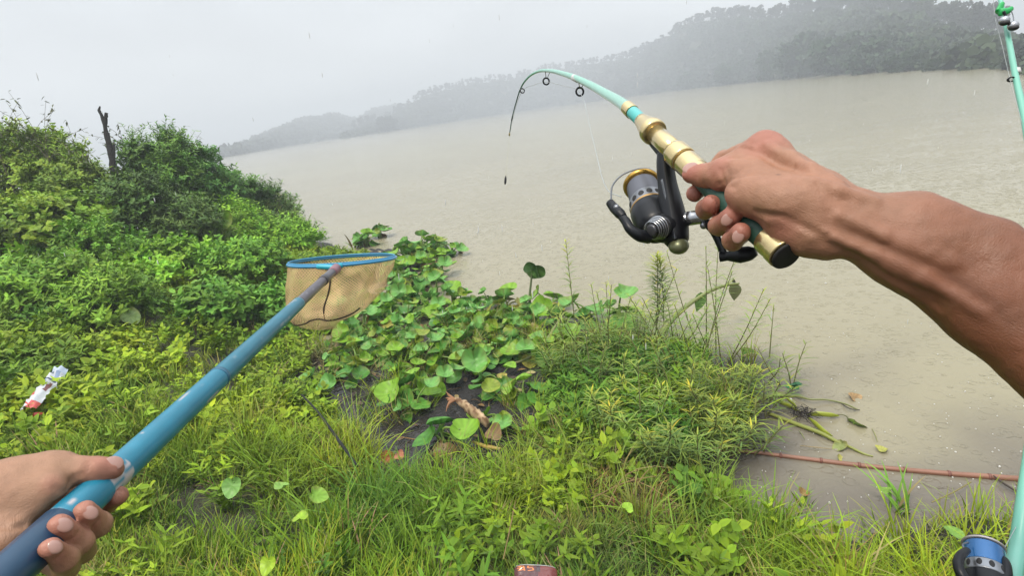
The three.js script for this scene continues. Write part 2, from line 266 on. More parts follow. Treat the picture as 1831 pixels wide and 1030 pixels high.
// ---------------------------------------------------------------- smooth flesh: distance field meshed with surface nets
const smin = (a, b, k) => { const h = Math.max(k - Math.abs(a - b), 0) / k; return Math.min(a, b) - h * h * k * 0.25; };
function capsule(a, b, ra, rb) {            // tapered capsule distance
  const bx = b.x - a.x, by = b.y - a.y, bz = b.z - a.z, L = bx * bx + by * by + bz * bz;
  return (x, y, z) => { const px = x - a.x, py = y - a.y, pz = z - a.z, t = clamp((px * bx + py * by + pz * bz) / L); return Math.hypot(px - bx * t, py - by * t, pz - bz * t) - mix(ra, rb, t); };
}
function flesh(field, lo, hi, cell, colorAt, uvAt) {
  const nx = Math.ceil((hi.x - lo.x) / cell) + 1, ny = Math.ceil((hi.y - lo.y) / cell) + 1, nz = Math.ceil((hi.z - lo.z) / cell) + 1, D = new Float32Array(nx * ny * nz);
  for (let k = 0, o = 0; k < nz; k++) for (let j = 0; j < ny; j++) for (let i = 0; i < nx; i++) D[o++] = field(lo.x + i * cell, lo.y + j * cell, lo.z + k * cell);
  const id = new Int32Array((nx - 1) * (ny - 1) * (nz - 1)).fill(-1), P = [], I = [], at3 = (i, j, k) => D[(k * ny + j) * nx + i], cid = (i, j, k) => (k * (ny - 1) + j) * (nx - 1) + i;
  for (let k = 0; k < nz - 1; k++) for (let j = 0; j < ny - 1; j++) for (let i = 0; i < nx - 1; i++) {
    let n = 0, sx = 0, sy = 0, sz = 0, mask = 0; const c = [];
    for (let q = 0; q < 8; q++) { c[q] = at3(i + (q & 1), j + ((q >> 1) & 1), k + (q >> 2)); if (c[q] < 0) mask |= 1 << q; }
    if (mask === 0 || mask === 255) continue;
    for (let q = 0; q < 8; q++) for (const b of [1, 2, 4]) { const r = q | b; if (r === q || ((mask >> q) & 1) === ((mask >> r) & 1)) continue; const t = c[q] / (c[q] - c[r]); sx += (q & 1) + (b === 1 ? t : 0); sy += ((q >> 1) & 1) + (b === 2 ? t : 0); sz += (q >> 2) + (b === 4 ? t : 0); n++; }
    id[cid(i, j, k)] = P.length / 3; P.push(lo.x + (i + sx / n) * cell, lo.y + (j + sy / n) * cell, lo.z + (k + sz / n) * cell);
  }
  const quad = (a, b, c, d, f) => { if (a < 0 || b < 0 || c < 0 || d < 0) return; f ? I.push(a, b, c, a, c, d) : I.push(a, c, b, a, d, c); };
  for (let k = 1; k < nz - 1; k++) for (let j = 1; j < ny - 1; j++) for (let i = 1; i < nx - 1; i++) {
    const s = at3(i, j, k) < 0;
    if (i < nx - 1 && s !== (at3(i + 1, j, k) < 0)) quad(id[cid(i, j - 1, k - 1)], id[cid(i, j, k - 1)], id[cid(i, j, k)], id[cid(i, j - 1, k)], s);
    if (s !== (at3(i, j + 1, k) < 0)) quad(id[cid(i - 1, j, k - 1)], id[cid(i - 1, j, k)], id[cid(i, j, k)], id[cid(i, j, k - 1)], s);
    if (s !== (at3(i, j, k + 1) < 0)) quad(id[cid(i - 1, j - 1, k)], id[cid(i, j - 1, k)], id[cid(i, j, k)], id[cid(i - 1, j, k)], s);
  }
  const N = [], C = [], U = [], e = cell * 0.35;
  for (let v = 0; v < P.length; v += 3) {
    let x = P[v], y = P[v + 1], z = P[v + 2], gx, gy, gz;
    for (let it = 0; it < 2; it++) {
      gx = field(x + e, y, z) - field(x - e, y, z); gy = field(x, y + e, z) - field(x, y - e, z); gz = field(x, y, z + e) - field(x, y, z - e);
      const l = Math.hypot(gx, gy, gz) || 1; gx /= l; gy /= l; gz /= l; const d = clamp(field(x, y, z), -cell * 0.6, cell * 0.6) * 0.8; x -= gx * d; y -= gy * d; z -= gz * d;
    }
    P[v] = x; P[v + 1] = y; P[v + 2] = z; N.push(gx, gy, gz); C.push(...colorAt(x, y, z)); U.push(...uvAt(x, y, z));
  }
  const g = geoFrom(P, I, U, C); g.setAttribute('normal', new THREE.Float32BufferAttribute(N, 3)); return g;
}
// ---------------------------------------------------------------- the rod in the right hand
const P0 = at(1408, 460, 0.468), P1 = at(1135, 205, 0.70), AX = P1.clone().sub(P0).normalize(), ROD_L = P1.distanceTo(P0);
const rodAt = (px) => { let a = -0.05, b = ROD_L * 1.2; for (let i = 0; i < 40; i++) { const m = (a + b) / 2; if (toPx(P0.clone().addScaledVector(AX, m))[0] > px) a = m; else b = m; } return a; };
const M = {
  gold: std([0.95, 0.74, 0.36], 0.24, { metalness: 0.9, clearcoat: 0.4 }), grip: std([0.022, 0.085, 0.055], 0.55), mint: std([0.21, 0.62, 0.46], 0.28, { clearcoat: 0.6, clearcoatRoughness: 0.15 }),
  cyan: std([0.06, 0.55, 0.52], 0.3, { clearcoat: 0.5 }), black: std([0.008, 0.009, 0.012], 0.36, { specularIntensity: 0.55 }), rubber: std([0.01, 0.008, 0.008], 0.65), steel: std([0.55, 0.56, 0.58], 0.22, { metalness: 0.9 }),
  silver: std([0.34, 0.35, 0.37], 0.3, { metalness: 0.8 }), line: std([0.22, 0.23, 0.27], 0.42, { metalness: 0.3 }), clearLine: std([0.62, 0.66, 0.66], 0.35), white: std([0.75, 0.74, 0.72], 0.4),
};
const rod = group('fishing_rod', 'mint green fishing rod with gold fittings, bent over in the gripping hand', 'fishing rod', null, P0);
const tn = (name, px0, px1, prof, mat) => { const s0 = rodAt(px0), s1 = rodAt(px1); return part(name, turned(P0, AX, prof(s0, s1, s1 - s0)), mat, rod); };
tn('butt_pad', 1408, 1403, (a, b) => bevelRod(a, b, 0.0133, 0.0015), M.rubber);
tn('butt_cap', 1403, 1371, (a, b, L) => [[a, 0], [a, 0.0138], [a + L * 0.08, 0.0142], [a + L * 0.4, 0.0142], [a + L * 0.5, 0.0134], [a + L * 0.62, 0.0140], [a + L * 0.95, 0.0138], [b, 0.0125], [b, 0]], M.gold);
tn('grip', 1371, 1254, (a, b, L) => [[a, 0], [a, 0.0122], [a + L * 0.15, 0.0128], [a + L * 0.5, 0.0128], [a + L * 0.85, 0.0118], [b, 0.0112], [b, 0]], M.grip);
tn('lock_nut', 1256, 1224, (a, b, L) => [[a, 0], [a, 0.0112], [a + L * 0.1, 0.0122], [a + L * 0.32, 0.0125], [a + L * 0.36, 0.0137], [a + L * 0.9, 0.0141], [b, 0.0128], [b, 0]], M.gold);
tn('lock_ring', 1223.5, 1205, (a, b, L) => [[a, 0], [a, 0.0135], [a + L * 0.15, 0.0148], [a + L * 0.8, 0.0148], [b, 0.0132], [b, 0]], M.gold);
tn('reel_seat', 1204.7, 1172, (a, b, L) => [[a, 0], [a, 0.0112], [a + L * 0.4, 0.0114], [b, 0.0112], [b, 0]], M.gold);
tn('front_hood', 1171.7, 1146, (a, b, L) => [[a, 0], [a, 0.0142], [a + L * 0.1, 0.0158], [a + L * 0.28, 0.0158], [a + L * 0.36, 0.0142], [a + L * 0.9, 0.0095], [b, 0.009], [b, 0]], M.gold);
tn('ferrule', 1145.8, 1131, (a, b) => bevelRod(a, b, 0.0082, 0.0006), M.cyan);
tn('ferrule_ring', 1130.6, 1121, (a, b) => bevelRod(a, b, 0.0092, 0.0008), M.gold);
const bl = [[1127, 197.5, 0.708], [1107, 182, 0.80], [1080, 166, 0.92], [1057, 153, 1.02], [1030, 140, 1.13], [1005, 131.5, 1.25], [985, 127, 1.36], [962, 128, 1.48], [945, 138, 1.56], [932, 156, 1.63], [922, 186, 1.70], [915, 214, 1.75], [911, 240, 1.78]].map((a) => at(...a));
const blR = [0.0083, 0.0078, 0.0074, 0.0070, 0.0062, 0.0055, 0.0048, 0.0038, 0.0029, 0.0022, 0.0017, 0.0014, 0.0012];
part('blank', tube(bl, blR, 90, 16, { color: (t) => { const k = sstep(0.62, 0.8, t); return [mix(0.25, 0.02, k), mix(0.66, 0.11, k), mix(0.49, 0.10, k)]; } }), std([1, 1, 1], 0.28, { vertexColors: true, clearcoat: 0.6, clearcoatRoughness: 0.15 }), rod);
const guideC = [[1036.5, 164, 1.11, 0.0078], [976.5, 145.5, 1.40, 0.0080], [934, 162.5, 1.63, 0.0062]];
[[1040, 146, 1.09], [979, 128, 1.39], [931, 158, 1.635]].forEach((s, i) => {
  const [gx, gy, gd, gr] = guideC[i], c = at(gx, gy, gd), tor = new THREE.TorusGeometry(gr, gr * 0.26, 10, 24); tor.applyQuaternion(new THREE.Quaternion().setFromUnitVectors(V(0, 0, 1), V(0.25, 0.1, 1).normalize())); tor.translate(c.x, c.y, c.z);
  const b = at(...s), up = b.clone().sub(c).normalize(), side = V(1, 0, 0).addScaledVector(up, -up.x).normalize();
  const g = part('line_guide', tor, M.black, rod); const P = c.clone().addScaledVector(up, gr);
  g.updateMatrixWorld(true);
  for (const k of [-1, 1]) part('guide_leg', tube([P.clone().addScaledVector(side, 0.2 * gr * k), b.clone().addScaledVector(side, 0.006 * k)], 0.0009, 3, 6), M.steel, g);
});
part('binding', tube([at(1034, 142.4, 1.115), at(1026, 138.8, 1.148)], 0.0068, 2, 16), M.white, rod);
part('binding', tube([at(916.5, 208, 1.742), at(914.5, 216, 1.752)], 0.0019, 2, 8), M.black, rod);
part('tip_ring', tube([at(911.2, 238, 1.778), at(910.6, 243, 1.783)], 0.0024, 2, 8), M.gold, rod);
{
  const spoolOut = at(1110, 352, 0.69), lp = [spoolOut, at(1085, 338, 0.76), at(1060, 250, 0.93), at(1036.5, 165, 1.11), at(1008, 154, 1.24), at(976.5, 147, 1.40), at(955, 152, 1.52), at(934, 163, 1.63), at(921, 196, 1.71), at(911, 242, 1.783)];
  part('fishing_line', tube(lp, (t) => 0.0006, 70, 5), M.clearLine, rod);
  const lure = group('lure', 'tiny dark weight hanging on the line below the rod tip', 'lure', null, at(903.5, 322, 1.80));
  part('weight', tube([at(904.5, 314, 1.80), at(904, 319, 1.80), at(903.5, 326, 1.80), at(903, 330, 1.80)], [0.0008, 0.0034, 0.0038, 0.0014], 10, 8), M.black, lure);
  part('leader', tube([at(911, 242, 1.783), at(907, 285, 1.79), at(904.5, 314, 1.80)], 0.00035, 8, 5), std([0.6, 0.6, 0.35], 0.4), lure);
}
// ---------------------------------------------------------------- the spinning reel under it
{
  const A0 = at(1177, 418, 0.632), A1 = at(1146, 328, 0.708), A = A1.clone().sub(A0).normalize(), L = A1.distanceTo(A0), on = (s) => A0.clone().addScaledVector(A, s * L);
  const reel = part('reel', tube([at(1190, 278, 0.648), at(1189, 296, 0.645), at(1193, 330, 0.64), at(1200, 370, 0.632), at(1206, 405, 0.625), at(1209, 430, 0.62), at(1212, 444, 0.618)], [0.0120, 0.0118, 0.0128, 0.0160, 0.0180, 0.0165, 0.0090], 40, 16, { flat: 0.85 }), M.black, rod);
  const sp = (name, geo, mat) => part(name, geo, mat, reel), T = (prof, rad = 40) => turned(A0, A, prof.map(([s, r]) => [s * L, r]), rad);
  sp('reel_foot', tube([at(1206, 296, 0.635), at(1192, 280, 0.648), at(1166, 254, 0.675)], [0.0045, 0.0068, 0.0045], 12, 10, { flat: 1.3 }), M.black);
  sp('tail_cap', ball(at(1213, 440, 0.612), 0.0112, 0.0092, 0.0112), std([0.20, 0.21, 0.11], 0.35, { metalness: 0.5 }));
  sp('gear_box', ball(at(1190, 408, 0.625), 0.021, 0.017, 0.019), M.black);
  sp('side_rib', tube([at(1184, 322, 0.632), at(1192, 362, 0.622), at(1201, 402, 0.611), at(1207, 428, 0.606)], 0.0022, 16, 8), std([0.03, 0.035, 0.045], 0.25, { clearcoat: 0.8 }));
  sp('rotor', T([[0.02, 0], [0.02, 0.016], [0.12, 0.0225], [0.30, 0.0240], [0.40, 0.0245], [0.42, 0.0215], [0.42, 0]]), M.black);
  const ring = sp('spool_skirt', T([[0.425, 0], [0.425, 0.0225], [0.44, 0.0232], [0.60, 0.0226], [0.62, 0.0215], [0.62, 0]]), M.silver);
  sp('skirt_trim', T([[0.43, 0.0233], [0.445, 0.0238], [0.46, 0.0233]]), std([0.65, 0.40, 0.16], 0.3, { metalness: 0.8 }));
  const e1 = V(0, 1, 0).addScaledVector(A, -A.y).normalize(), e2 = V().crossVectors(A, e1);
  for (let i = 0; i < 14; i++) { const a = i / 14 * Math.PI * 2, d = e1.clone().multiplyScalar(Math.cos(a)).addScaledVector(e2, Math.sin(a)), p = on(0.525).addScaledVector(d, 0.0226); sp('port_hole', ball(p, 0.0036, 0.0050, 0.0010, basis(V().crossVectors(A, d), A, d), 12, 8), M.rubber); }
  const coil = []; for (let i = 0; i <= 44; i++) coil.push([0.625 + 0.30 * i / 44, 0.0203 + 0.0005 * (i % 2) - 0.0012 * i / 44]);
  sp('line_coil', T([[0.62, 0], ...coil, [0.93, 0]]), M.line);
  sp('spool_lip', T([[0.925, 0], [0.925, 0.0205], [0.945, 0.0232], [0.975, 0.0236], [0.995, 0.0222], [1.0, 0.012], [1.0, 0]]), std([0.75, 0.45, 0.10], 0.25, { metalness: 0.85 }));
  sp('drag_knob', T([[1.0, 0], [1.0, 0.010], [1.06, 0.010], [1.09, 0.008], [1.09, 0]]), M.gold);
  // ribbed silver cap on the near side of the gear box
  const cp = at(1164, 412, 0.600), cu = at(1184, 404, 0.612).sub(cp).normalize().negate(), cb = at(1180, 406, 0.61);
  sp('side_cap', merge([turned(cb, cu, bevelRod(-0.004, 0.003, 0.0125)), turned(cb, cu, bevelRod(0.0031, 0.0062, 0.0105)), turned(cb, cu, bevelRod(0.0063, 0.0105, 0.0088)), turned(cb, cu, [[0.0106, 0], [0.0106, 0.0072], [0.016, 0.0066], [0.0172, 0.005], [0.0172, 0]])]), std([0.14, 0.14, 0.15], 0.28, { metalness: 0.7 }));
  for (let i = 0; i < 5; i++) { const s = 0.0025 + i * 0.003; sp('cap_ridge', turned(cb, cu, [[s, 0.0088 + 0.004 * (1 - i / 5)], [s + 0.0006, 0.0096 + 0.004 * (1 - i / 5)], [s + 0.0012, 0.0088 + 0.004 * (1 - i / 5)]]), M.steel); }
  // bail arm and its line roller
  sp('bail_arm', tube([at(1160, 424, 0.612), at(1143, 421, 0.606), at(1127, 410, 0.606), at(1118, 395, 0.612), at(1110, 386, 0.618)], [0.0075, 0.0068, 0.0056, 0.0052, 0.0045], 26, 12), M.black);
  sp('line_roller', tube([at(1115, 389, 0.614), at(1108, 382, 0.62), at(1098, 372, 0.628), at(1090, 362, 0.634)], [0.0042, 0.0062, 0.0058, 0.0048], 18, 12), M.black);
  sp('roller_cap', ball(at(1102, 371, 0.622), 0.0036), M.silver);
  sp('bail_wire', tube([at(1092, 358, 0.64), at(1096, 330, 0.67), at(1122, 308, 0.70), at(1160, 302, 0.715), at(1186, 322, 0.70), at(1192, 350, 0.67)], 0.0011, 30, 8), M.silver);
  // crank on the far side: shaft, arm, knob
  sp('crank_shaft', merge([tube([at(1212, 393, 0.622), at(1232, 390, 0.617)], [0.0064, 0.0062], 4, 14), tube([at(1229, 391, 0.618), at(1266, 386, 0.606)], [0.0082, 0.0078], 4, 6)]), M.steel);
  sp('crank_arm', tube([at(1262, 398, 0.607), at(1274, 412, 0.602), at(1286, 436, 0.597), at(1294, 456, 0.592)], [0.0055, 0.0050, 0.0046, 0.0050], 18, 10, { flat: 0.6 }), M.black);
  sp('crank_joint', ball(at(1258, 403, 0.607), 0.0042), M.silver);
  sp('crank_knob', tube([at(1287, 459, 0.594), at(1300, 458, 0.59), at(1322, 456, 0.583), at(1340, 453, 0.578), at(1352, 450, 0.574)], [0.0058, 0.0050, 0.0088, 0.0078, 0.0042], 26, 16), M.black);
}

// ---------------------------------------------------------------- the angler's arms
const skinBump = dataTex(512, 512, (u, v) => { const a = noise(u * 90, v * 90), b = noise(u * 210, v * 210, 3), c = noise(u * 26, v * 50, 7); return 0.55 - 0.3 * Math.abs(a) - 0.2 * Math.abs(b) + 0.1 * c; });
const skinMat = std([1, 1, 1], 0.48, { vertexColors: true, specularIntensity: 0.75, bumpMap: skinBump, bumpScale: 0.0006, side: THREE.FrontSide, sheen: 0.15 });
const person = group('person', 'person of whom only two bare arms show, holding the bent rod and the net', 'person', null, at(1831, 560, 0.40));
const nailMat = std([0.50, 0.27, 0.21], 0.28, { clearcoat: 0.3 });
function chainField(chains, k) {         // each chain: list of [point, radius]
  const cs = chains.map((c) => { const f = []; for (let i = 0; i < c.length - 1; i++) f.push(capsule(c[i][0], c[i + 1][0], c[i][1], c[i + 1][1])); return f; });
  return (x, y, z) => { let d = 1e9; for (const f of cs) { let e = 1e9; for (const g of f) e = smin(e, g(x, y, z), k); d = smin(d, e, 0.0032); } return d; };
}
function arm(label, spec) {
  const pal = spec.palm.map(([a, b, ra, rb]) => capsule(at(...a), at(...b), ra, rb)), ten = [];
  const fing = chainField(spec.fingers.map((c) => c.map(([x, y, d, r]) => [at(x, y, d), r])), 0.004);
  const thumb = chainField([spec.thumb.map(([x, y, d, r]) => [at(x, y, d), r])], 0.006);
  const whole = (x, y, z) => {
    let d = 1e9; for (const f of pal) d = smin(d, f(x, y, z), spec.k);
    for (const f of ten) d = smin(d, f(x, y, z), 0.006);
    d = smin(d, thumb(x, y, z), 0.010); return smin(d, fing(x, y, z), 0.0045);
  };
  const skinAt = ([px, py]) => { let s = 0.3, p; for (let k = 0; k < 400; k++) { p = at(px, py, s); const d = whole(p.x, p.y, p.z); if (d < 0.0003) break; s += Math.max(0.0003, d * 0.6); if (s > 0.7) break; } return p; };
  for (const [pts, r] of spec.ridges || []) { const q = pts.map((p) => { const s = skinAt(p); return s.add(s.clone().sub(camera.position).normalize().multiplyScalar(r * 0.62)); }); for (let i = 1; i < q.length; i++) spec.tmp = [...(spec.tmp || []), capsule(q[i - 1], q[i], r * (i === 1 ? 0.8 : 1), r * (i === q.length - 1 ? 0.7 : 1))]; }
  ten.push(...(spec.tmp || []));
  const grooves = (spec.grooves || []).map(([pts, w, h]) => { const q = pts.map(skinAt); return [q.slice(1).map((b, i) => capsule(q[i], b, 0, 0)), w, h]; }), moles = (spec.moles || []).map(skinAt);
  const field = (x, y, z) => {
    let d = whole(x, y, z);
    if (d < 0.02) { for (const [fs, w, h] of grooves) { let e = 1; for (const f of fs) e = Math.min(e, f(x, y, z)); if (e < w * 3) d += h * Math.exp(-(e * e) / (w * w)); }
      d += 0.0004 * noise(x * 160, y * 160, z * 160) + 0.0009 * noise(x * 60, y * 60, z * 60); }
    return d;
  };
  const lo = V(1e9, 1e9, 1e9), hi = V(-1e9, -1e9, -1e9);
  const all = [...spec.palm.flatMap(([a, b, ra]) => [[at(...a), ra], [at(...b), ra]]), ...spec.fingers.flat().map(([x, y, d, r]) => [at(x, y, d), r]), ...spec.thumb.map(([x, y, d, r]) => [at(x, y, d), r])];
  for (const [p, r] of all) { lo.min(p.clone().subScalar(r + 0.008)); hi.max(p.clone().addScalar(r + 0.008)); }
  const a0 = at(...spec.axis[0]), ax = at(...spec.axis[1]).sub(a0), AL = ax.length(); ax.normalize(); const e1 = V(0, 1, 0).addScaledVector(ax, -ax.y).normalize(), e2 = V().crossVectors(ax, e1);
  const tips = [...spec.fingers, spec.thumb].map((c) => { const [x, y, d] = c[c.length - 1]; return at(x, y, d); }), kn = (spec.redden || []).map(([x, y, d, r]) => [at(x, y, d), r]);
  const g = flesh(field, lo, hi, 0.0024, (x, y, z) => {
    const m = fbm(x * 38, y * 38, z * 38, 3), f = noise(x * 220, y * 220, z * 220); let red = 0; for (const t of tips) red = Math.max(red, sstep(0.034, 0.008, Math.hypot(x - t.x, y - t.y, z - t.z))); for (const [t, r] of kn) red = Math.max(red, 0.8 * sstep(r, r * 0.2, Math.hypot(x - t.x, y - t.y, z - t.z)));
    const s = ((x - a0.x) * ax.x + (y - a0.y) * ax.y + (z - a0.z) * ax.z) / AL, k = 1 + 0.17 * m + 0.06 * f, tan = sstep(-0.1, 0.7, s);
    const c = [0, 1, 2].map((i) => mix(mix(spec.hand[i], spec.fore[i], tan), spec.red[i], red * 0.75)); let mo = 1; for (const q of moles) if (Math.hypot(x - q.x, y - q.y, z - q.z) < 0.0016) mo = 0.25; return [c[0] * k * mo, c[1] * k * (1 - 0.05 * m) * mo, c[2] * k * mo];
  }, (x, y, z) => { const px = x - a0.x, py = y - a0.y, pz = z - a0.z; return [(px * ax.x + py * ax.y + pz * ax.z) / 0.09, Math.atan2(px * e2.x + py * e2.y + pz * e2.z, px * e1.x + py * e1.y + pz * e1.z) * 0.045 / 0.09]; });
  const a = part('arm', g, skinMat, person); a.userData.label = label; a.updateMatrixWorld(true); person.updateMatrixWorld(true);
  for (const [c, n, dir, w, l] of spec.nails || []) {     // [centre, toward (px,py,d), along, width, length]
    let p = at(...c); const zz = at(...n).sub(p).normalize(), t0 = p.clone(); let s = 0.02; while (s > -0.03 && field(t0.x + zz.x * s, t0.y + zz.y * s, t0.z + zz.z * s) > 0) s -= 0.0003; p.addScaledVector(zz, s - 0.0008);
    const yy = at(...dir).sub(at(...c)); yy.addScaledVector(zz, -yy.dot(zz)).normalize(); const xx = V().crossVectors(yy, zz);
    part('nail', ball(p, w, l, 0.0017, basis(xx, yy, zz), 20, 12), nailMat, a);
  }
  return a;
}
arm('tanned right hand and forearm gripping the fishing rod', {
  k: 0.016, hand: [0.44, 0.215, 0.125], fore: [0.25, 0.092, 0.043], red: [0.48, 0.16, 0.115],
  axis: [[1440, 372, 0.47], [1980, 640, 0.36]],
  palm: [
    // forearm: two long bones side by side give it a flat oval section
    [[1468, 366, 0.468], [1620, 425, 0.445], 0.0225, 0.0265], [[1478, 396, 0.462], [1620, 452, 0.440], 0.0200, 0.0245],
    [[1620, 422, 0.445], [1760, 468, 0.425], 0.0265, 0.0275], [[1620, 455, 0.440], [1770, 550, 0.415], 0.0245, 0.0290], [[1620, 440, 0.442], [1765, 508, 0.42], 0.025, 0.030],
    [[1640, 394, 0.438], [1740, 446, 0.424], 0.0200, 0.0230], [[1760, 468, 0.425], [2010, 622, 0.385], 0.0275, 0.0340], [[1770, 550, 0.415], [2010, 740, 0.365], 0.0290, 0.0340], [[1765, 508, 0.42], [2010, 680, 0.375], 0.030, 0.036],
    // metacarpals, little finger's farthest
    [[1462, 345, 0.478], [1366, 264, 0.528], 0.0185, 0.0130], [[1462, 355, 0.485], [1385, 290, 0.556], 0.018, 0.0125], [[1462, 372, 0.487], [1395, 322, 0.572], 0.018, 0.0122], [[1462, 392, 0.482], [1405, 362, 0.570], 0.018, 0.012],
    // thumb's ball and the heel of the hand
    [[1352, 340, 0.498], [1440, 366, 0.468], 0.0170, 0.0215], [[1372, 352, 0.488], [1440, 382, 0.466], 0.0120, 0.0180], [[1336, 306, 0.520], [1372, 290, 0.525], 0.013, 0.014],
    [[1320, 345, 0.499], [1396, 360, 0.468], 0.0118, 0.0165], [[1340, 352, 0.490], [1396, 366, 0.468], 0.0108, 0.0155], [[1296, 304, 0.540], [1365, 274, 0.530], 0.0115, 0.0165], [[1300, 312, 0.533], [1350, 330, 0.510], 0.012, 0.015],
    [[1404, 406, 0.474], [1448, 418, 0.462], 0.0125, 0.0175], [[1415, 428, 0.474], [1470, 430, 0.462], 0.0085, 0.013],
  ],
  ridges: [[[[1372, 262], [1410, 282], [1450, 306], [1500, 330]], 0.0055], [[[1475, 418], [1560, 452], [1654, 496], [1760, 560]], 0.0048], [[[1440, 322], [1500, 344], [1560, 362]], 0.0045], [[[1500, 386], [1580, 420], [1700, 470]], 0.0040]],
  moles: [[1393, 310]],
  thumb: [[1420, 366, 0.468, 0.017], [1343, 322, 0.510, 0.0138], [1290, 316, 0.536, 0.0108], [1258, 314, 0.552, 0.0110], [1236, 313, 0.563, 0.0086]],
  fingers: [
    [[1366, 264, 0.528, 0.013], [1296, 286, 0.602, 0.0105], [1254, 336, 0.606, 0.009], [1241, 347, 0.585, 0.0085]],
    [[1385, 290, 0.556, 0.0125], [1312, 312, 0.614, 0.0105], [1262, 374, 0.562, 0.0092], [1272, 366, 0.536, 0.0092]],
    [[1395, 322, 0.572, 0.0122], [1338, 350, 0.605, 0.0105], [1285, 404, 0.534, 0.0094], [1307, 387, 0.506, 0.0090]],
    [[1405, 362, 0.570, 0.012], [1362, 392, 0.582, 0.0095], [1309, 431, 0.512, 0.0088], [1323, 415, 0.490, 0.0085]],
  ],
  redden: [[1366, 250, 0.52, 0.035], [1400, 405, 0.47, 0.03], [1290, 305, 0.53, 0.02]],
  grooves: [[[[1350, 380], [1372, 384], [1395, 388], [1420, 398], [1445, 410], [1475, 424]], 0.0030, 0.0026], [[[1306, 282], [1337, 281], [1379, 289], [1442, 313]], 0.0030, 0.0014], [[[1285, 330], [1321, 317], [1363, 309]], 0.0030, 0.0013], [[[1288, 303], [1294, 326]], 0.0022, 0.0008], [[[1298, 300], [1304, 324]], 0.0022, 0.0007], [[[1290, 342], [1312, 334]], 0.0030, 0.0016], [[[1325, 264], [1348, 270], [1370, 282]], 0.0026, 0.001], [[[1462, 330], [1475, 360], [1480, 392]], 0.0035, 0.0008], [[[1480, 404], [1560, 436], [1660, 478], [1760, 540]], 0.0042, 0.0014], [[[1470, 432], [1560, 476], [1680, 550]], 0.004, 0.0012]],
  nails: [[[1236, 306, 0.563], [1226, 280, 0.545], [1222, 312, 0.566], 0.0064, 0.0078], [[1320, 422, 0.492], [1316, 426, 0.46], [1328, 402, 0.488], 0.0050, 0.0062], [[1302, 392, 0.51], [1294, 394, 0.48], [1316, 374, 0.504], 0.0050, 0.0064]],
});
arm('left hand wrapped round the blue net pole', {
  k: 0.015, hand: [0.47, 0.255, 0.15], fore: [0.40, 0.205, 0.115], red: [0.52, 0.205, 0.145],
  axis: [[60, 880, 0.45], [-200, 960, 0.40]],
  palm: [
    [[-10, 890, 0.455], [-110, 930, 0.43], 0.026, 0.025], [[-10, 920, 0.45], [-110, 960, 0.43], 0.024, 0.025], [[-110, 930, 0.43], [-330, 1000, 0.38], 0.026, 0.032], [[-110, 960, 0.43], [-330, 1040, 0.38], 0.025, 0.032],
    [[-6, 892, 0.455], [84, 854, 0.470], 0.0225, 0.0170], [[22, 868, 0.465], [78, 846, 0.485], 0.0185, 0.0165], [[10, 905, 0.445], [92, 872, 0.455], 0.0170, 0.0120], [[-6, 918, 0.442], [50, 912, 0.446], 0.0165, 0.0085],
    [[-30, 952, 0.432], [16, 962, 0.425], 0.0165, 0.0105], [[-40, 985, 0.42], [2, 972, 0.423], 0.0155, 0.010],
    [[0, 880, 0.48], [120, 872, 0.53], 0.020, 0.012], [[0, 895, 0.48], [100, 910, 0.53], 0.020, 0.012], [[-10, 910, 0.475], [70, 945, 0.515], 0.020, 0.012], [[-20, 930, 0.465], [40, 975, 0.50], 0.018, 0.012],
  ],
  thumb: [[40, 858, 0.465, 0.017], [104, 840, 0.478, 0.0142], [150, 840, 0.480, 0.0104], [180, 841, 0.485, 0.0101], [203, 838, 0.49, 0.0082]],
  fingers: [
    [[120, 872, 0.53, 0.012], [175, 888, 0.555, 0.0098], [192, 901, 0.520, 0.009], [211, 887, 0.492, 0.0080]],
    [[100, 910, 0.53, 0.012], [172, 942, 0.515, 0.0098], [176, 938, 0.465, 0.0094], [152, 914, 0.444, 0.0084]],
    [[70, 945, 0.515, 0.012], [150, 985, 0.490, 0.0100], [143, 968, 0.440, 0.0092], [108, 938, 0.422, 0.0082]],
    [[40, 975, 0.50, 0.012], [118, 1015, 0.465, 0.0095], [117, 1000, 0.420, 0.0084], [93, 979, 0.404, 0.0072]],
  ],
  redden: [[160, 930, 0.48, 0.03], [115, 945, 0.46, 0.03], [95, 862, 0.44, 0.02]],
  grooves: [[[[2, 941], [25, 943], [44, 940]], 0.0030, 0.0030], [[[126, 862], [136, 852], [148, 848]], 0.0026, 0.0014], [[[156, 828], [159, 846]], 0.0022, 0.0007], [[[163, 828], [166, 847]], 0.0022, 0.0007], [[[128, 966], [142, 952]], 0.0022, 0.0009], [[[104, 998], [116, 986]], 0.0022, 0.0009], [[[168, 944], [178, 930]], 0.0022, 0.0009], [[[100, 872], [116, 880], [122, 872]], 0.0026, 0.0010]],
  nails: [[[204, 831, 0.49], [214, 806, 0.462], [216, 840, 0.50], 0.0062, 0.0074], [[162, 918, 0.446], [168, 910, 0.41], [146, 904, 0.440], 0.0048, 0.0062], [[116, 940, 0.424], [122, 932, 0.39], [100, 928, 0.42], 0.0048, 0.0062], [[99, 979, 0.405], [104, 970, 0.37], [86, 968, 0.40], 0.0042, 0.0054]],
});

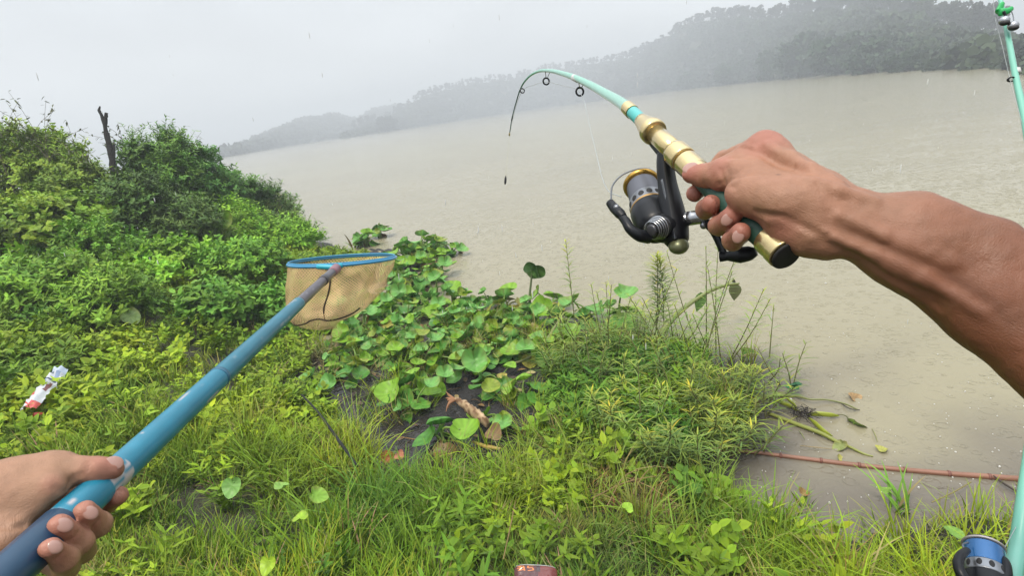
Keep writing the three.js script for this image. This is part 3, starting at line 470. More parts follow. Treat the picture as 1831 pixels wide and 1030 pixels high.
// ---------------------------------------------------------------- landing net
{
  const pA = at(30, 1012, 0.395), pB = at(602, 480, 1.40), u = pB.clone().sub(pA), along = (t) => pA.clone().addScaledVector(u, t), tOf = (px) => { let a = -1, b = 1; for (let i = 0; i < 40; i++) { const m = (a + b) / 2; if (toPx(along(m))[0] < px) a = m; else b = m; } return a; };
  const net = group('landing_net', 'landing net with blue hoop, tan mesh bag and blue telescopic pole', 'landing net', null, pA);
  const R = rng(5), wear = std([1, 1, 1], 0.4, { vertexColors: true, clearcoat: 0.25 });
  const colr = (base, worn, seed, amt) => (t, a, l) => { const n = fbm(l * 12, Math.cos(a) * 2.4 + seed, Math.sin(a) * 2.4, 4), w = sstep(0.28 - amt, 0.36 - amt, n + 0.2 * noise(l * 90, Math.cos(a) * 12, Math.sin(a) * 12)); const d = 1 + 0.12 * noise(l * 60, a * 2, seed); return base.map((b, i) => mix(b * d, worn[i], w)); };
  const t0 = tOf(-60), t1 = tOf(236), t2 = tOf(392), t3 = tOf(535);
  part('grip_tube', tube([along(t0 - 0.35), along(t0), along(tOf(110))], 0.0148, 40, 28, { color: colr([0.003, 0.055, 0.125], [0.006, 0.075, 0.15], 2, -0.02) }), wear, net);
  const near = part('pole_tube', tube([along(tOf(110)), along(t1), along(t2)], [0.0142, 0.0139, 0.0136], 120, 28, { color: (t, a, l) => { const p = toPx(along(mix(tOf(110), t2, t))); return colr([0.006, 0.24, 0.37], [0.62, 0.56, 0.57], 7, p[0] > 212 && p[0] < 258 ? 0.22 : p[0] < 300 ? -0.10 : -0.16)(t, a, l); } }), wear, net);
  part('pole_tube', tube([along(t2), along(t3)], [0.0134, 0.0122], 80, 24, { color: colr([0.008, 0.19, 0.28], [0.30, 0.38, 0.42], 4, -0.1) }), wear, net);
  part('collar', tube([along(t2 - 0.004), along(t2 + 0.004)], 0.0139, 3, 24), std([0.03, 0.16, 0.26], 0.4), net);
  part('tip_section', tube([along(t3), along(tOf(596))], [0.0108, 0.0098], 40, 22, { color: colr([0.10, 0.085, 0.10], [0.24, 0.22, 0.24], 9, 0.0) }), wear, net);
  part('tip_collar', tube([along(tOf(577)), along(tOf(582))], 0.0116, 3, 22), std([0.05, 0.045, 0.05], 0.4), net);
  part('socket', tube([along(tOf(594)), along(1.0)], [0.0112, 0.0125], 4, 20), std([0.33, 0.16, 0.19], 0.45), net);
  // hoop
  const Cc = at(614, 466, 1.545), Uv = at(710, 460.5, 1.56).sub(at(519, 472.5, 1.52)).multiplyScalar(0.5), fw = at(614, 466, 1.66).sub(at(614, 466, 1.545)).normalize();
  const rr = Uv.length(), upv = V(0, 1, 0); const Vv = fw.clone().addScaledVector(Uv.clone().normalize(), -fw.dot(Uv.clone().normalize())).normalize();
  const imgUp = at(614, 456, 1.545).sub(Cc).normalize(); Vv.addScaledVector(imgUp, 0.082).normalize().multiplyScalar(rr);
  const hoop = (a) => Cc.clone().addScaledVector(Uv, Math.cos(a)).addScaledVector(Vv, Math.sin(a));
  const hp = []; for (let i = 0; i <= 64; i++) hp.push(hoop(i / 64 * Math.PI * 2));
  const hm = part('hoop', tube(hp, 0.0040, 128, 14), std([0.03, 0.30, 0.56], 0.35, { clearcoat: 0.4 }), net);
  part('hoop_cover', tube(hp.map((p) => p.clone().addScaledVector(upv, 0.0050).add(Cc.clone().sub(p).multiplyScalar(0.02))), 0.0024, 128, 10), std([0.05, 0.32, 0.55], 0.5), hm);
  for (const s of [-1, 1]) part('hoop_bracket', tube([pB.clone(), pB.clone().lerp(hoop(-Math.PI / 2 - 0.05), 0.5).addScaledVector(Uv, 0.05 * s), hoop(-Math.PI / 2 - 0.08 + 0.22 * s)], [0.009, 0.0075, 0.006], 10, 12), std([0.02, 0.46, 0.60], 0.35), net);
  // bag of netting
  const bot = at(603, 588, 1.53), D = bot.clone().sub(Cc), bag = (a, s) => {
    const ca = Math.cos(a), dr = Math.pow(s, 0.9), near = 1 - 0.12 * s - (ca > 0 ? 0.42 * ca * ca * s : 0.0), round = s < 0.55 ? 1 : Math.pow(Math.max(0, 1 - ((s - 0.55) / 0.45) ** 2.4), 0.5), k = near * round * (1 + (0.06 * Math.sin(a * 5 + 1 + 2 * s) + 0.035 * Math.sin(a * 13 + 4 * s) + 0.05 * Math.max(0, Math.cos(a)) * Math.sin(s * 16) + 0.03 * noise(a * 4, s * 8)) * Math.min(1, s * 2.5));
    const drop = dr * (0.95 + 0.05 * Math.sin(a * 2 + 1)) * (1 - 0.12 * Math.max(0, ca));
    return Cc.clone().addScaledVector(Uv, Math.cos(a) * k).addScaledVector(Vv, Math.sin(a) * k).addScaledVector(D, drop);
  };
  const P = [], I = [], U = [], NA = 144, NS = 56;
  for (let i = 0; i <= NS; i++) for (let j = 0; j <= NA; j++) { const p = bag(j / NA * Math.PI * 2, i / NS); P.push(p.x, p.y, p.z); U.push(j / NA * 200, i / NS * 48); if (i < NS && j < NA) { const k = i * (NA + 1) + j; I.push(k, k + 1, k + NA + 1, k + 1, k + NA + 2, k + NA + 1); } }
  const S = 128, al = dataTex(S, S, (x, y) => { let v = 0; const cx = x * 4 % 1, cy = y * 4 % 1; for (const q of [cx + cy, cx - cy + 1]) { const f = Math.abs((q % 1) - 0.5) * 2; v = Math.max(v, sstep(0.62, 0.82, f)); } return 0.08 + 0.84 * v; });
  al.repeat.set(0.12, 0.12);
  const bc = []; for (let i = 0; i < P.length; i += 3) { const n = fbm(P[i] * 22, P[i + 1] * 22, P[i + 2] * 22, 4); bc.push(1 + 0.5 * n, 1 + 0.55 * n, 1 + 0.6 * n); }
  part('net_bag', geoFrom(P, I, U, bc), std([0.90, 0.62, 0.30], 0.75, { vertexColors: true, alphaMap: al, transparent: true, bumpMap: al, bumpScale: 0.001 }), net);
  const cordM = std([0.05, 0.032, 0.015], 0.8), f = -Math.PI / 2;
  const pt = (a, s) => { const c = Cc.clone().addScaledVector(D, s), p = bag(a, s); return p.add(p.clone().sub(c).normalize().multiplyScalar(0.003)); };
  part('cord', tube([0.02, 0.2, 0.4, 0.6, 0.8].map((s, i) => pt(f - 0.10 + 0.05 * Math.sin(i * 1.4), s)), 0.0022, 30, 7), cordM, net);
  part('cord', tube([-1.15, -0.9, -0.65, -0.4, -0.2, 0, 0.25, 0.55, 0.85].map((a, i) => pt(f - 0.08 + a, 0.80 + 0.035 * Math.sin(i * 1.3))), 0.0022, 40, 7), cordM, net);
}

// ---------------------------------------------------------------- second rod standing at the right edge
{
  const foot = at(1802, 1060, 0.60); const base = foot.clone(); base.y = height(base.x, base.z) - 0.03;
  const rod2 = group('fishing_rod', 'upright mint green fishing rod at the right edge with blue spooled reel', 'fishing rod', null, base);
  const pts = [base.clone().addScaledVector(V(0.05, 0, 0.1), 1), foot.clone().lerp(base, 0.5).add(V(0.015, 0, 0.03)), at(1806, 1050, 0.603), at(1818, 980, 0.625), at(1829, 900, 0.645), at(1850, 740, 0.70), at(1860, 560, 0.76), at(1853, 380, 0.82), at(1834, 230, 0.88), at(1815, 140, 0.92), at(1798, 50, 0.96), at(1783, -20, 1.0), at(1765, -110, 1.05)];
  pts[0].y = base.y;
  part('blank', tube(pts, [0.0105, 0.0105, 0.0092, 0.0084, 0.0078, 0.0072, 0.0066, 0.006, 0.0054, 0.0047, 0.004, 0.0034, 0.003], 120, 14), M.mint, rod2);
  for (const [a, b] of [[1001, 1005.5], [1008, 1012]]) part('band', tube([at(1818.3 - (a - 980) * 0.16, a, 0.6187), at(1818.3 - (b - 980) * 0.16, b, 0.617)], 0.0094, 2, 16), M.gold, rod2);
  part('binding', tube([at(1815.8, 124, 0.927), at(1817.6, 132, 0.924)], 0.0056, 2, 14), M.white, rod2);
  const c = at(1806.5, 142, 0.92), tor = new THREE.TorusGeometry(0.0056, 0.0018, 10, 24); tor.scale(1, 0.62, 1); tor.translate(c.x, c.y, c.z); const g = part('line_guide', tor, M.black, rod2);
  part('guide_leg', tube([at(1811, 138, 0.92), at(1815, 130, 0.925)], 0.0012, 2, 6), M.steel, g);
  part('fishing_line', tube([at(1770, -80, 1.03), at(1778, 30, 0.96), at(1790, 80, 0.94), at(1803.5, 137, 0.922), at(1845, 300, 0.85), at(1880, 560, 0.76), at(1850, 860, 0.66), at(1790, 990, 0.615)], 0.0004, 60, 5), M.clearLine, rod2);
  // reel
  const q0 = at(1763, 1052, 0.585), q1 = at(1756, 968, 0.622), A = q1.clone().sub(q0).normalize(), L = q1.distanceTo(q0), T = (prof, m, n, par) => part(n, turned(q0, A, prof.map(([s, r]) => [s * L, r]), 36), m, par);
  const reel = part('reel', tube([at(1764, 1100, 0.57), at(1780, 1090, 0.58), at(1806, 1062, 0.60)], [0.014, 0.011, 0.009], 16, 12), M.black, rod2);
  T([[-0.5, 0], [-0.5, 0.012], [-0.1, 0.0215], [0.16, 0.022], [0.18, 0.020], [0.18, 0]], M.black, 'rotor', reel);
  T([[0.185, 0], [0.185, 0.0185], [0.22, 0.0205], [0.40, 0.0200], [0.42, 0.019], [0.42, 0]], M.silver, 'spool_skirt', reel);
  const e1 = V(0, 0, 1).addScaledVector(A, -A.z).normalize(), e2 = V().crossVectors(A, e1);
  for (let i = 0; i < 12; i++) { const a = i / 12 * Math.PI * 2, d = e1.clone().multiplyScalar(Math.cos(a)).addScaledVector(e2, Math.sin(a)), p = q0.clone().addScaledVector(A, 0.31 * L).addScaledVector(d, 0.02); part('port_hole', ball(p, 0.0026, 0.0042, 0.001, basis(V().crossVectors(A, d), A, d), 10, 8), M.rubber, reel); }
  T([[0.425, 0], [0.425, 0.0175], [0.44, 0.0186], [0.82, 0.0186], [0.84, 0.0178], [0.84, 0]], std([0.004, 0.15, 0.42], 0.22, { metalness: 0.35, clearcoat: 0.6 }), 'spool', reel);
  T([[0.845, 0], [0.845, 0.0190], [0.865, 0.0200], [0.89, 0.0196], [0.90, 0.0185], [0.90, 0]], std([0.75, 0.66, 0.6], 0.25, { metalness: 0.6 }), 'spool_lip', reel);
  T([[0.902, 0], [0.902, 0.0165], [0.95, 0.016], [0.97, 0.012], [0.97, 0]], std([0.05, 0.055, 0.075], 0.4), 'drag_knob', reel);
  part('knob_fin', tube([q0.clone().addScaledVector(A, 0.96 * L), q0.clone().addScaledVector(A, 1.10 * L)], [0.0042, 0.0028], 6, 10), M.black, reel);
  part('bail_arm', tube([at(1740, 1050, 0.575), at(1722, 1034, 0.575), at(1712, 1012, 0.582), at(1716, 994, 0.59), at(1728, 984, 0.60)], [0.006, 0.0055, 0.005, 0.0045, 0.0035], 24, 12), M.black, reel);
  part('bail_arm', tube([at(1786, 1052, 0.575), at(1797, 1030, 0.58), at(1796, 1006, 0.59), at(1788, 996, 0.60)], [0.006, 0.0055, 0.0045, 0.0035], 20, 12), M.black, reel);
  part('bail_wire', tube([at(1726, 985, 0.60), at(1720, 975, 0.605), at(1730, 970, 0.61)], 0.001, 10, 6), M.silver, reel);
  // bite bell clipped on near the top
  const bell = group('bite_bell', 'green clip with two small silver bells on the upright rod', 'fishing bell', null, at(1795, 24, 0.955));
  const gm = std([0.02, 0.55, 0.13], 0.4);
  part('clip', merge([tube([at(1783, 22, 0.955), at(1789, 10, 0.955), at(1792, 6, 0.955)], [0.0062, 0.0058, 0.004], 8, 10, { flat: 0.7 }), tube([at(1786, 22, 0.95), at(1800, 20, 0.95), at(1808, 15, 0.95)], [0.0064, 0.0055, 0.004], 8, 10, { flat: 0.7 })]), gm, bell);
  part('spring', tube([at(1793, 20, 0.945), at(1797, 30, 0.945), at(1802, 40, 0.945)], 0.0022, 8, 8), M.black, bell);
  part('spring', tube([at(1806, 18, 0.948), at(1810, 28, 0.948), at(1811, 38, 0.948)], 0.0008, 8, 6), M.steel, bell);
  for (const [x, y, d] of [[1794, 37, 0.945], [1810, 46, 0.94]]) { const b = part('bell', ball(at(x, y, d), 0.0082, 0.0078, 0.0082, null, 20, 14), std([0.6, 0.6, 0.62], 0.25, { metalness: 0.85 }), bell); part('bell_slot', ball(at(x + 1, y + 4, d - 0.002), 0.0072, 0.0046, 0.0076, null, 14, 10), M.rubber, b); }
}

// ---------------------------------------------------------------- leaves
const leafMat = (rough = 0.5, tr = 0.25) => { const m = std([1, 1, 1], rough, { vertexColors: true, transmission: tr, thickness: 0 }); m.color.setRGB(1, 1, 1); m.specularIntensity = 0.4; return m; };
const LEAF = leafMat(0.6, 0.28), BLADE = leafMat(0.6, 0.25), GLOSS = leafMat(0.36, 0.18);
class Foliage {                          // collects leaf and stem faces
  constructor() { this.P = []; this.I = []; this.C = []; }
  // pointed leaf from point p along d, upper side n, drooping at the tip
  leaf(p, d, n, len, w, c, droop = 0.2, fold = 0.15, segs = 3) {
    const s = V().crossVectors(d, n).normalize(), k0 = this.P.length / 3, q = V();
    for (let i = 0; i <= segs; i++) {
      const t = i / segs, hw = w * 0.5 * Math.sin(Math.PI * Math.pow(Math.min(1, 0.06 + 0.94 * t), 0.75)) + 0.0004, dr = -droop * t * t * len;
      for (const e of [-1, 0, 1]) { q.copy(p).addScaledVector(d, t * len).addScaledVector(s, e * hw).addScaledVector(n, (e ? fold * hw : 0)); q.y += dr; this.P.push(q.x, q.y, q.z); const m = e ? 1 : 0.82; this.C.push(c[0] * m, c[1] * m, c[2] * m); }
      if (i < segs) for (const o of [0, 1]) { const k = k0 + i * 3 + o; this.I.push(k, k + 3, k + 1, k + 1, k + 3, k + 4); }
    }
  }
  blade(p, d, len, w, c, bend, segs = 4) {       // grass
    const side = V(-d.z, 0, d.x).normalize(), out = V(d.x, 0, d.z).normalize(), k0 = this.P.length / 3, q = p.clone(), dir = d.clone();
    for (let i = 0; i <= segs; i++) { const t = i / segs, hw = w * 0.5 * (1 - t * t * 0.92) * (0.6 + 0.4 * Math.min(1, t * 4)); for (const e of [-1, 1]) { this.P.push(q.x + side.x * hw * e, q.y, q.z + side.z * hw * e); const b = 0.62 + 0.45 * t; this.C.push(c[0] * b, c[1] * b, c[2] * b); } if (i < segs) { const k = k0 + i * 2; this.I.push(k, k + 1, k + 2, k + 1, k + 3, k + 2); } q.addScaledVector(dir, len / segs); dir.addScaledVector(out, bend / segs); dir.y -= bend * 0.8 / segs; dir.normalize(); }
  }
  stem(pts, r0, r1, c, rad = 5, segs = 5) { const g = tube(pts, [r0, r1], segs, rad), k0 = this.P.length / 3; this.P.push(...g.attributes.position.array); for (let i = 0; i < g.attributes.position.count; i++) this.C.push(...c); for (const i of g.index.array) this.I.push(i + k0); }
  build() { return geoFrom(this.P, this.I, null, this.C); }
}
const rv = (R, a) => (R() * 2 - 1) * a;
const tone = (R, c, a = 0.25) => { const k = 1 + rv(R, a), h = rv(R, a * 0.5); return [c[0] * k * (1 + h), c[1] * k, c[2] * k * (1 - h)]; };
// --- grass tufts
function tuftGeo(seed, n, len, w, spread, bendMax) {
  const R = rng(seed), f = new Foliage();
  for (let i = 0; i < n; i++) { const a = R() * 6.283, r = Math.sqrt(R()) * spread, lean = 0.15 + 0.75 * R() * R(), d = V(Math.cos(a + rv(R, 0.8)) * lean, 1, Math.sin(a + rv(R, 0.8)) * lean).normalize(); f.blade(V(Math.cos(a) * r, -0.01, Math.sin(a) * r), d, len * (0.45 + 0.75 * R()), w * (0.7 + 0.6 * R()), R() < 0.10 ? [1.6, 1.1, 2.0] : tone(R, [1, 1, 1], 0.3), bendMax * R()); }
  return f.build();
}
const tufts = [tuftGeo(1, 20, 0.15, 0.0058, 0.06, 1.5), tuftGeo(2, 17, 0.19, 0.0062, 0.055, 1.3), tuftGeo(3, 22, 0.11, 0.0060, 0.07, 1.9), tuftGeo(4, 14, 0.27, 0.0062, 0.05, 1.4)];
// --- leafy sprigs: a few stems carrying small leaves
function sprigGeo(seed, stems, leaves, h, len, w, spreadY) {
  const R = rng(seed), f = new Foliage();
  for (let s = 0; s < stems; s++) {
    const a = R() * 6.283, lean = 0.2 + 0.7 * R(), d = V(Math.cos(a) * lean, spreadY, Math.sin(a) * lean).normalize(), H = h * (0.5 + 0.6 * R()), b0 = V(rv(R, h * 0.2), -0.02, rv(R, h * 0.2)), tip = b0.clone().addScaledVector(d, H); tip.y -= 0.1 * H; const mid = b0.clone().addScaledVector(d, H * 0.55);
    f.stem([b0, mid, tip], h * 0.012, h * 0.005, [0.8, 0.8, 0.7], 3, 3);
    for (let i = 0; i < leaves; i++) {
      const t = 0.2 + 0.8 * (i + R()) / leaves, p = t < 0.55 ? b0.clone().lerp(mid, t / 0.55) : mid.clone().lerp(tip, (t - 0.55) / 0.45), la = i * 2.4 + R(), ld = V(Math.cos(la), 0.25 + rv(R, 0.4), Math.sin(la)).addScaledVector(d, 0.35).normalize(), n = V(rv(R, 0.4), 1, rv(R, 0.4)).normalize();
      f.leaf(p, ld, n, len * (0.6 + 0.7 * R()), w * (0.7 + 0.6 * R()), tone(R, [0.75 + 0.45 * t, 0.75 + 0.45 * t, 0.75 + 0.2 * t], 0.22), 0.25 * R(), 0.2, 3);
    }
  }
  return f.build();
}
const sprigs = [sprigGeo(11, 6, 10, 0.17, 0.042, 0.022, 1), sprigGeo(12, 6, 9, 0.18, 0.048, 0.028, 1), sprigGeo(13, 7, 13, 0.2, 0.055, 0.011, 1.2), sprigGeo(14, 5, 8, 0.14, 0.046, 0.036, 0.8)];
const bushSprigs = [sprigGeo(15, 7, 12, 0.34, 0.066, 0.034, 1), sprigGeo(16, 7, 15, 0.38, 0.075, 0.019, 1.1), sprigGeo(17, 6, 11, 0.30, 0.075, 0.052, 0.8)];
const up = V(0, 1, 0);
function tilt(R, a) { return new THREE.Quaternion().setFromUnitVectors(up, V(rv(R, a), 1, rv(R, a)).normalize()).multiply(new THREE.Quaternion().setFromAxisAngle(up, R() * 6.283)); }

// pick a position by the ray of a picture point, so that plants fill what the camera can see and a little beyond
function sow(R, n, poly, accept) {
  const xs = poly.map((p) => p[0]), ys = poly.map((p) => p[1]), out = []; const x0 = Math.min(...xs), x1 = Math.max(...xs), z0 = Math.min(...ys), z1 = Math.max(...ys);
  for (let i = 0; i < n; i++) { const x = mix(x0, x1, R()), z = mix(z0, z1, R()); if (!inPoly(poly, x, z)) continue; const e = accept(x, z); if (e) out.push(e); }
  return out;
}
const YEL = [0.275, 0.37, 0.010], MID = [0.13, 0.25, 0.014], DEEP = [0.070, 0.175, 0.012], DRY = [0.30, 0.23, 0.09];
const blend = (a, b, t) => a.map((v, i) => mix(v, b[i], t));
const brown = onGround(1145, 885);
// where grass gives way to leafy ground cover: up the left slope
const leafy = (x, z) => sstep(-0.15, 0.25, fbm(x * 0.7, z * 0.7, 4) + 0.55 * sstep(0.4, 3.6, -x * 0.75 - z * 0.40 - 0.9) - 0.28);
{
  const R = rng(101), L = [[], [], [], []];
  const areas = [[[[-3.2, -0.6], [2.6, -0.2], [3.2, -2.0], [0.9, -3.4], [-4.2, -3.8]], 13500], [[[-8, -1], [-3.2, -0.6], [-4.2, -3.8], [0.9, -3.4], [-1, -7], [-5, -9], [-12, -6]], 13000], [[[2.2, -0.1], [9, 0], [9, -3], [2.2, -2.4]], 2600], [[[0.8, -0.3], [2.6, -0.3], [2.6, -2.4], [0.8, -2.4]], 1900]];
  for (const [poly, n] of areas) for (const e of sow(R, n, poly, (x, z) => {
    const sd = shoreDist(x, z); if (sd < 0.02 + 0.1 * R()) return null; const q = leafy(x, z); if (R() < q * (x > -1.2 && z > -3 ? 0.2 : 0.7)) return null; if (fbm(x * 2.6, z * 2.6, 17) > 0.16 && R() < 0.85) return null;
    const br = sstep(0.45, 0.15, Math.hypot(x - brown.x, (z - brown.z) * 0.8)); if (R() < br * 0.6) return null; const t = fbm(x * 1.3, z * 1.3, 8) * 1.3 + 0.45, dry = sstep(0.18, 0.45, fbm(x * 1.8, z * 1.8, 12)) * 0.5 + br, c = blend(blend(DEEP, YEL, clamp(t)), DRY, R() < 0.05 ? 0.9 : dry * R());
    return { p: V(x, height(x, z), z), q: tilt(R, 0.25), s: (0.65 + 0.7 * R()) * (1 + 0.4 * fbm(x, z, 31)), c, k: sd < 0.7 && R() < 0.45 ? 3 : Math.floor(R() * 3) };
  })) L[e.k].push(e);
  for (const e of sow(R, 2600, [[0.2, -2.5], [2.8, -2.4], [2.8, -4.7], [0.2, -4.7]], (x, z) => {
    const md = polyDist(matPx, x, z), p = toPx(V(x, 0, z)); if (md < 0.03 || p[0] < 970 || p[1] < 610 || fbm(x * 2.0, z * 2.0, 55) < -0.06) return null;
    return { p: V(x, Math.max(0, height(x, z)), z), q: tilt(R, 0.35), s: 0.7 + 0.7 * R(), c: blend(blend(DEEP, YEL, R()), DRY, R() < 0.15 ? 0.7 : 0), k: R() < 0.5 ? 3 : 1 };
  })) L[e.k].push(e);
  for (let i = 0; i < 90; i++) { const a = R() * 6.283, r = 0.4 * Math.sqrt(R()), x = brown.x + Math.cos(a) * r, z = brown.z + Math.sin(a) * r; if (shoreDist(x, z) > 0.02) L[2].push({ p: V(x, height(x, z), z), q: tilt(R, 0.9), s: 0.5 + 0.5 * R(), c: blend([0.26, 0.12, 0.035], DRY, R()) }); }
  for (const e of sow(R, 500, [[-1.6, -2.5], [0.6, -2.4], [0.6, -5.2], [-2.2, -5.2]], (x, z) => {
    const md = polyDist(matPx, x, z); if (md < 0.02 || fbm(x * 2.0, z * 2.0, 61) < 0.12) return null;
    return { p: V(x, Math.max(0, height(x, z)), z), q: tilt(R, 0.4), s: 0.6 + 0.6 * R(), c: blend(blend(DEEP, YEL, R()), DRY, R() < 0.3 ? 0.8 : 0), k: R() < 0.5 ? 3 : 1 };
  })) L[e.k].push(e);
  const g = group('grass', 'bright green grass covering the near bank', 'grass'); g.userData.kind = 'stuff';
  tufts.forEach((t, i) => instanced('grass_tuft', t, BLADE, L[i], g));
}
{
  const R = rng(102), L = [[], [], [], []];
  const areas = [[[[-3.6, -1.2], [1.2, -1.2], [1.0, -3.4], [-4.2, -3.8]], 5200], [[[-8, -1.0], [-3.6, -1.2], [-4.2, -3.8], [1.0, -3.4], [-0.5, -8], [-6, -11], [-13, -7]], 17000]];
  for (const [poly, n] of areas) for (const e of sow(R, n, poly, (x, z) => {
    const sd = shoreDist(x, z); if (sd < 0.05) return null; const q = leafy(x, z); if (R() > (x > -1.6 ? 0.03 : 0.07) + q * (x > -1.2 && z > -3 ? 0.35 : 1)) return null;
    const t = fbm(x * 1.5, z * 1.5, 28) * 1.2 + 0.55, s = (0.7 + 0.8 * R()) * (1 + 0.5 * fbm(x * 1.2, z * 1.2, 41));
    return { p: V(x, height(x, z) + (R() < 0.4 ? 0.06 * R() : 0), z), q: tilt(R, 0.5), s, c: tone(R, blend(DEEP, YEL, clamp(t * 0.85)), 0.2), k: Math.floor(R() * 4) };
  })) L[e.k].push(e);
  for (const e of sow(R, 2200, [[[0.2, -2.6], [2.8, -2.4], [2.8, -4.6], [0.2, -4.6]]].flat(), (x, z) => {
    const md = polyDist(matPx, x, z), p = toPx(V(x, 0, z)); if (md < 0.02 || p[0] < 985 || p[0] > 1235 || p[1] < 640 || fbm(x * 2.4, z * 2.4, 77) > 0.08) return null;
    return { p: V(x, Math.max(0, height(x, z)), z), q: tilt(R, 0.4), s: (0.6 + 0.7 * R()) * (1.1 + 0.5 * fbm(x, z, 5)), c: tone(R, blend(DEEP, YEL, clamp(0.1 + fbm(x * 2, z * 2, 3))), 0.3), k: R() < 0.75 ? 2 : 0 };
  })) L[e.k].push(e);
  const g = group('ground_cover', 'leafy green weeds covering the slope at the left', 'weeds'); g.userData.kind = 'stuff';
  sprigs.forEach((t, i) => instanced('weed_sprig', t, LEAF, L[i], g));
}
// --- dead stems and scraps lying about the mud
{
  const R = rng(140), f = new Foliage();
  for (const e of sow(R, 900, [[-2.4, -2.4], [2.6, -2.2], [2.6, -6], [-2.6, -6]], (x, z) => polyDist(matPx, x, z) > -0.05 ? V(x, Math.max(0.006, height(x, z)) + 0.012, z) : null)) {
    const a = R() * 6.283, l = 0.04 + 0.22 * R() * R(), d = V(Math.cos(a), rv(R, 0.18), Math.sin(a)), c = tone(R, [[0.30, 0.20, 0.08], [0.16, 0.10, 0.05], [0.42, 0.33, 0.14], [0.07, 0.05, 0.035]][Math.floor(R() * 4)], 0.3);
    if (R() < 0.6) f.stem([e, e.clone().addScaledVector(d, l * 0.5).add(V(0, 0.02 * R(), 0)), e.clone().addScaledVector(d, l)], 0.0035, 0.0015, c, 5, 4); else f.leaf(e, d, V(rv(R, 0.5), 1, rv(R, 0.5)).normalize(), 0.05 + 0.05 * R(), 0.02 + 0.02 * R(), c, -0.2 * R(), 0.5, 4);
  }
  info(mesh('plant_litter', f.build(), LEAF), 'brown dead stems and scraps strewn over the dark mud', 'plant litter', null, 'stuff');
}
// --- bushes on the left slope
const bushes = [
  // column, top row, half width, distance, colour, sprig kind, label
  [30, 232, 85, 8.4, [0.15, 0.22, 0.02], 0, 'yellowish green bush at the top left corner of the slope'],
  [125, 300, 70, 8.0, [0.11, 0.17, 0.018], 0, 'green bush on the skyline left of the dead forked trunk'],
  [270, 245, 58, 9.0, [0.06, 0.12, 0.02], 1, 'dark green bush on the skyline just right of the dead trunk'],
  [340, 262, 45, 9.6, [0.05, 0.115, 0.022], 0, 'dark vine covered bush behind, at the right of the skyline'],
  [400, 318, 50, 10.0, [0.055, 0.12, 0.02], 0, 'dark bush beside the far end of the lake'],
  [448, 335, 50, 10.6, [0.06, 0.125, 0.022], 1, 'rounded dark bush by the water left of the open lake'],
  [490, 372, 34, 10.4, [0.055, 0.09, 0.022], 0, 'small brownish dark bush over the water edge'],
  [225, 330, 75, 7.9, [0.045, 0.085, 0.016], 0, 'shaded dark bush at the foot of the dead trunk'],
  [320, 372, 62, 7.9, [0.05, 0.09, 0.018], 1, 'shaded bush in the hollow below the skyline bushes'],
  [50, 360, 105, 7.0, [0.14, 0.22, 0.02], 2, 'large light green bush at the left edge'],
  [150, 415, 70, 6.7, [0.10, 0.19, 0.02], 0, 'green bush in front of the left skyline bush'],
  [405, 385, 65, 8.6, [0.13, 0.24, 0.02], 1, 'bright feathery bush in the middle of the slope'],
  [505, 410, 55, 9.0, [0.12, 0.23, 0.02], 1, 'bright feathery bush at the water edge above the net'],
  [300, 455, 70, 7.0, [0.12, 0.22, 0.02], 2, 'leafy bush below the dark hollow'],
  [440, 470, 62, 7.2, [0.10, 0.20, 0.02], 0, 'green bush left of the net hoop'],
  [45, 480, 90, 5.9, [0.11, 0.20, 0.02], 0, 'green bush low at the left edge of the slope'],
  [185, 520, 66, 5.7, [0.12, 0.22, 0.02], 1, 'low leafy bush under the large round leaf'],
  [395, 545, 58, 6.0, [0.09, 0.19, 0.022], 2, 'low broad leaved bush beside the net pole'],
  [500, 545, 48, 6.1, [0.08, 0.18, 0.025], 3, 'low bush under the net'],
];
bushes.forEach(([x, y, hw, d, c, k, label], bi) => {
  const R = rng(300 + bi), top = at(x, y, d), gy = Math.max(-0.02, height(top.x, top.z)), base = V(top.x, gy, top.z), H = Math.max(0.35, top.y - gy), W = hw / F * d, t = group('bush', label, 'bush', 'bushes on the left slope', base);
  for (let i = 0; i < 5; i++) part('stem', tube([base.clone().add(V(rv(R, 0.1), -0.05, rv(R, 0.1))), base.clone().add(V(rv(R, W * 0.4), H * 0.45, rv(R, W * 0.3))), base.clone().add(V(rv(R, W * 0.8), H * 0.85, rv(R, W * 0.5)))], [0.018, 0.012, 0.004], 8, 6, { wob: 0.3 }), std([0.09, 0.075, 0.04], 0.9), t);
  const L = [[], []], n = Math.round(clamp(260 * W * (H + W * 0.4) / 0.8, 110, 620));
  for (let i = 0; i < n; i++) {
    const v = V(rv(R, 1), R(), rv(R, 1)); if (v.x * v.x + (v.y * 2 - 1) ** 2 * 0.8 + v.z * v.z > 1) { i--; continue; }
    const lump = 1 + 0.28 * noise(v.x * 2.2 + bi * 5, v.y * 2.4, v.z * 2.2), p = V(v.x * W * lump, v.y * H * (0.9 + 0.1 * lump) - 0.05, v.z * W * 0.8 * lump), o = V(v.x * 0.9, 0.7 + v.y, v.z * 0.9).normalize();
    const q = new THREE.Quaternion().setFromUnitVectors(up, o.add(V(rv(R, 0.4), rv(R, 0.3), rv(R, 0.4))).normalize()).multiply(new THREE.Quaternion().setFromAxisAngle(up, R() * 6.283));
    const b = (bi > 1 && bi < 9 ? 2.1 : 1.65) + 0.85 * noise(p.x * 2.4 + bi, p.y * 2.4, p.z * 2.4); L[R() < 0.8 ? 0 : 1].push({ p, q, s: (0.55 + 0.6 * R()), c: tone(R, c.map((w) => w * b), 0.2) });
  }
  instanced('crown', bushSprigs[k % 3], LEAF, L[0], t); instanced('crown', bushSprigs[(k + 1) % 3], LEAF, L[1], t);
});
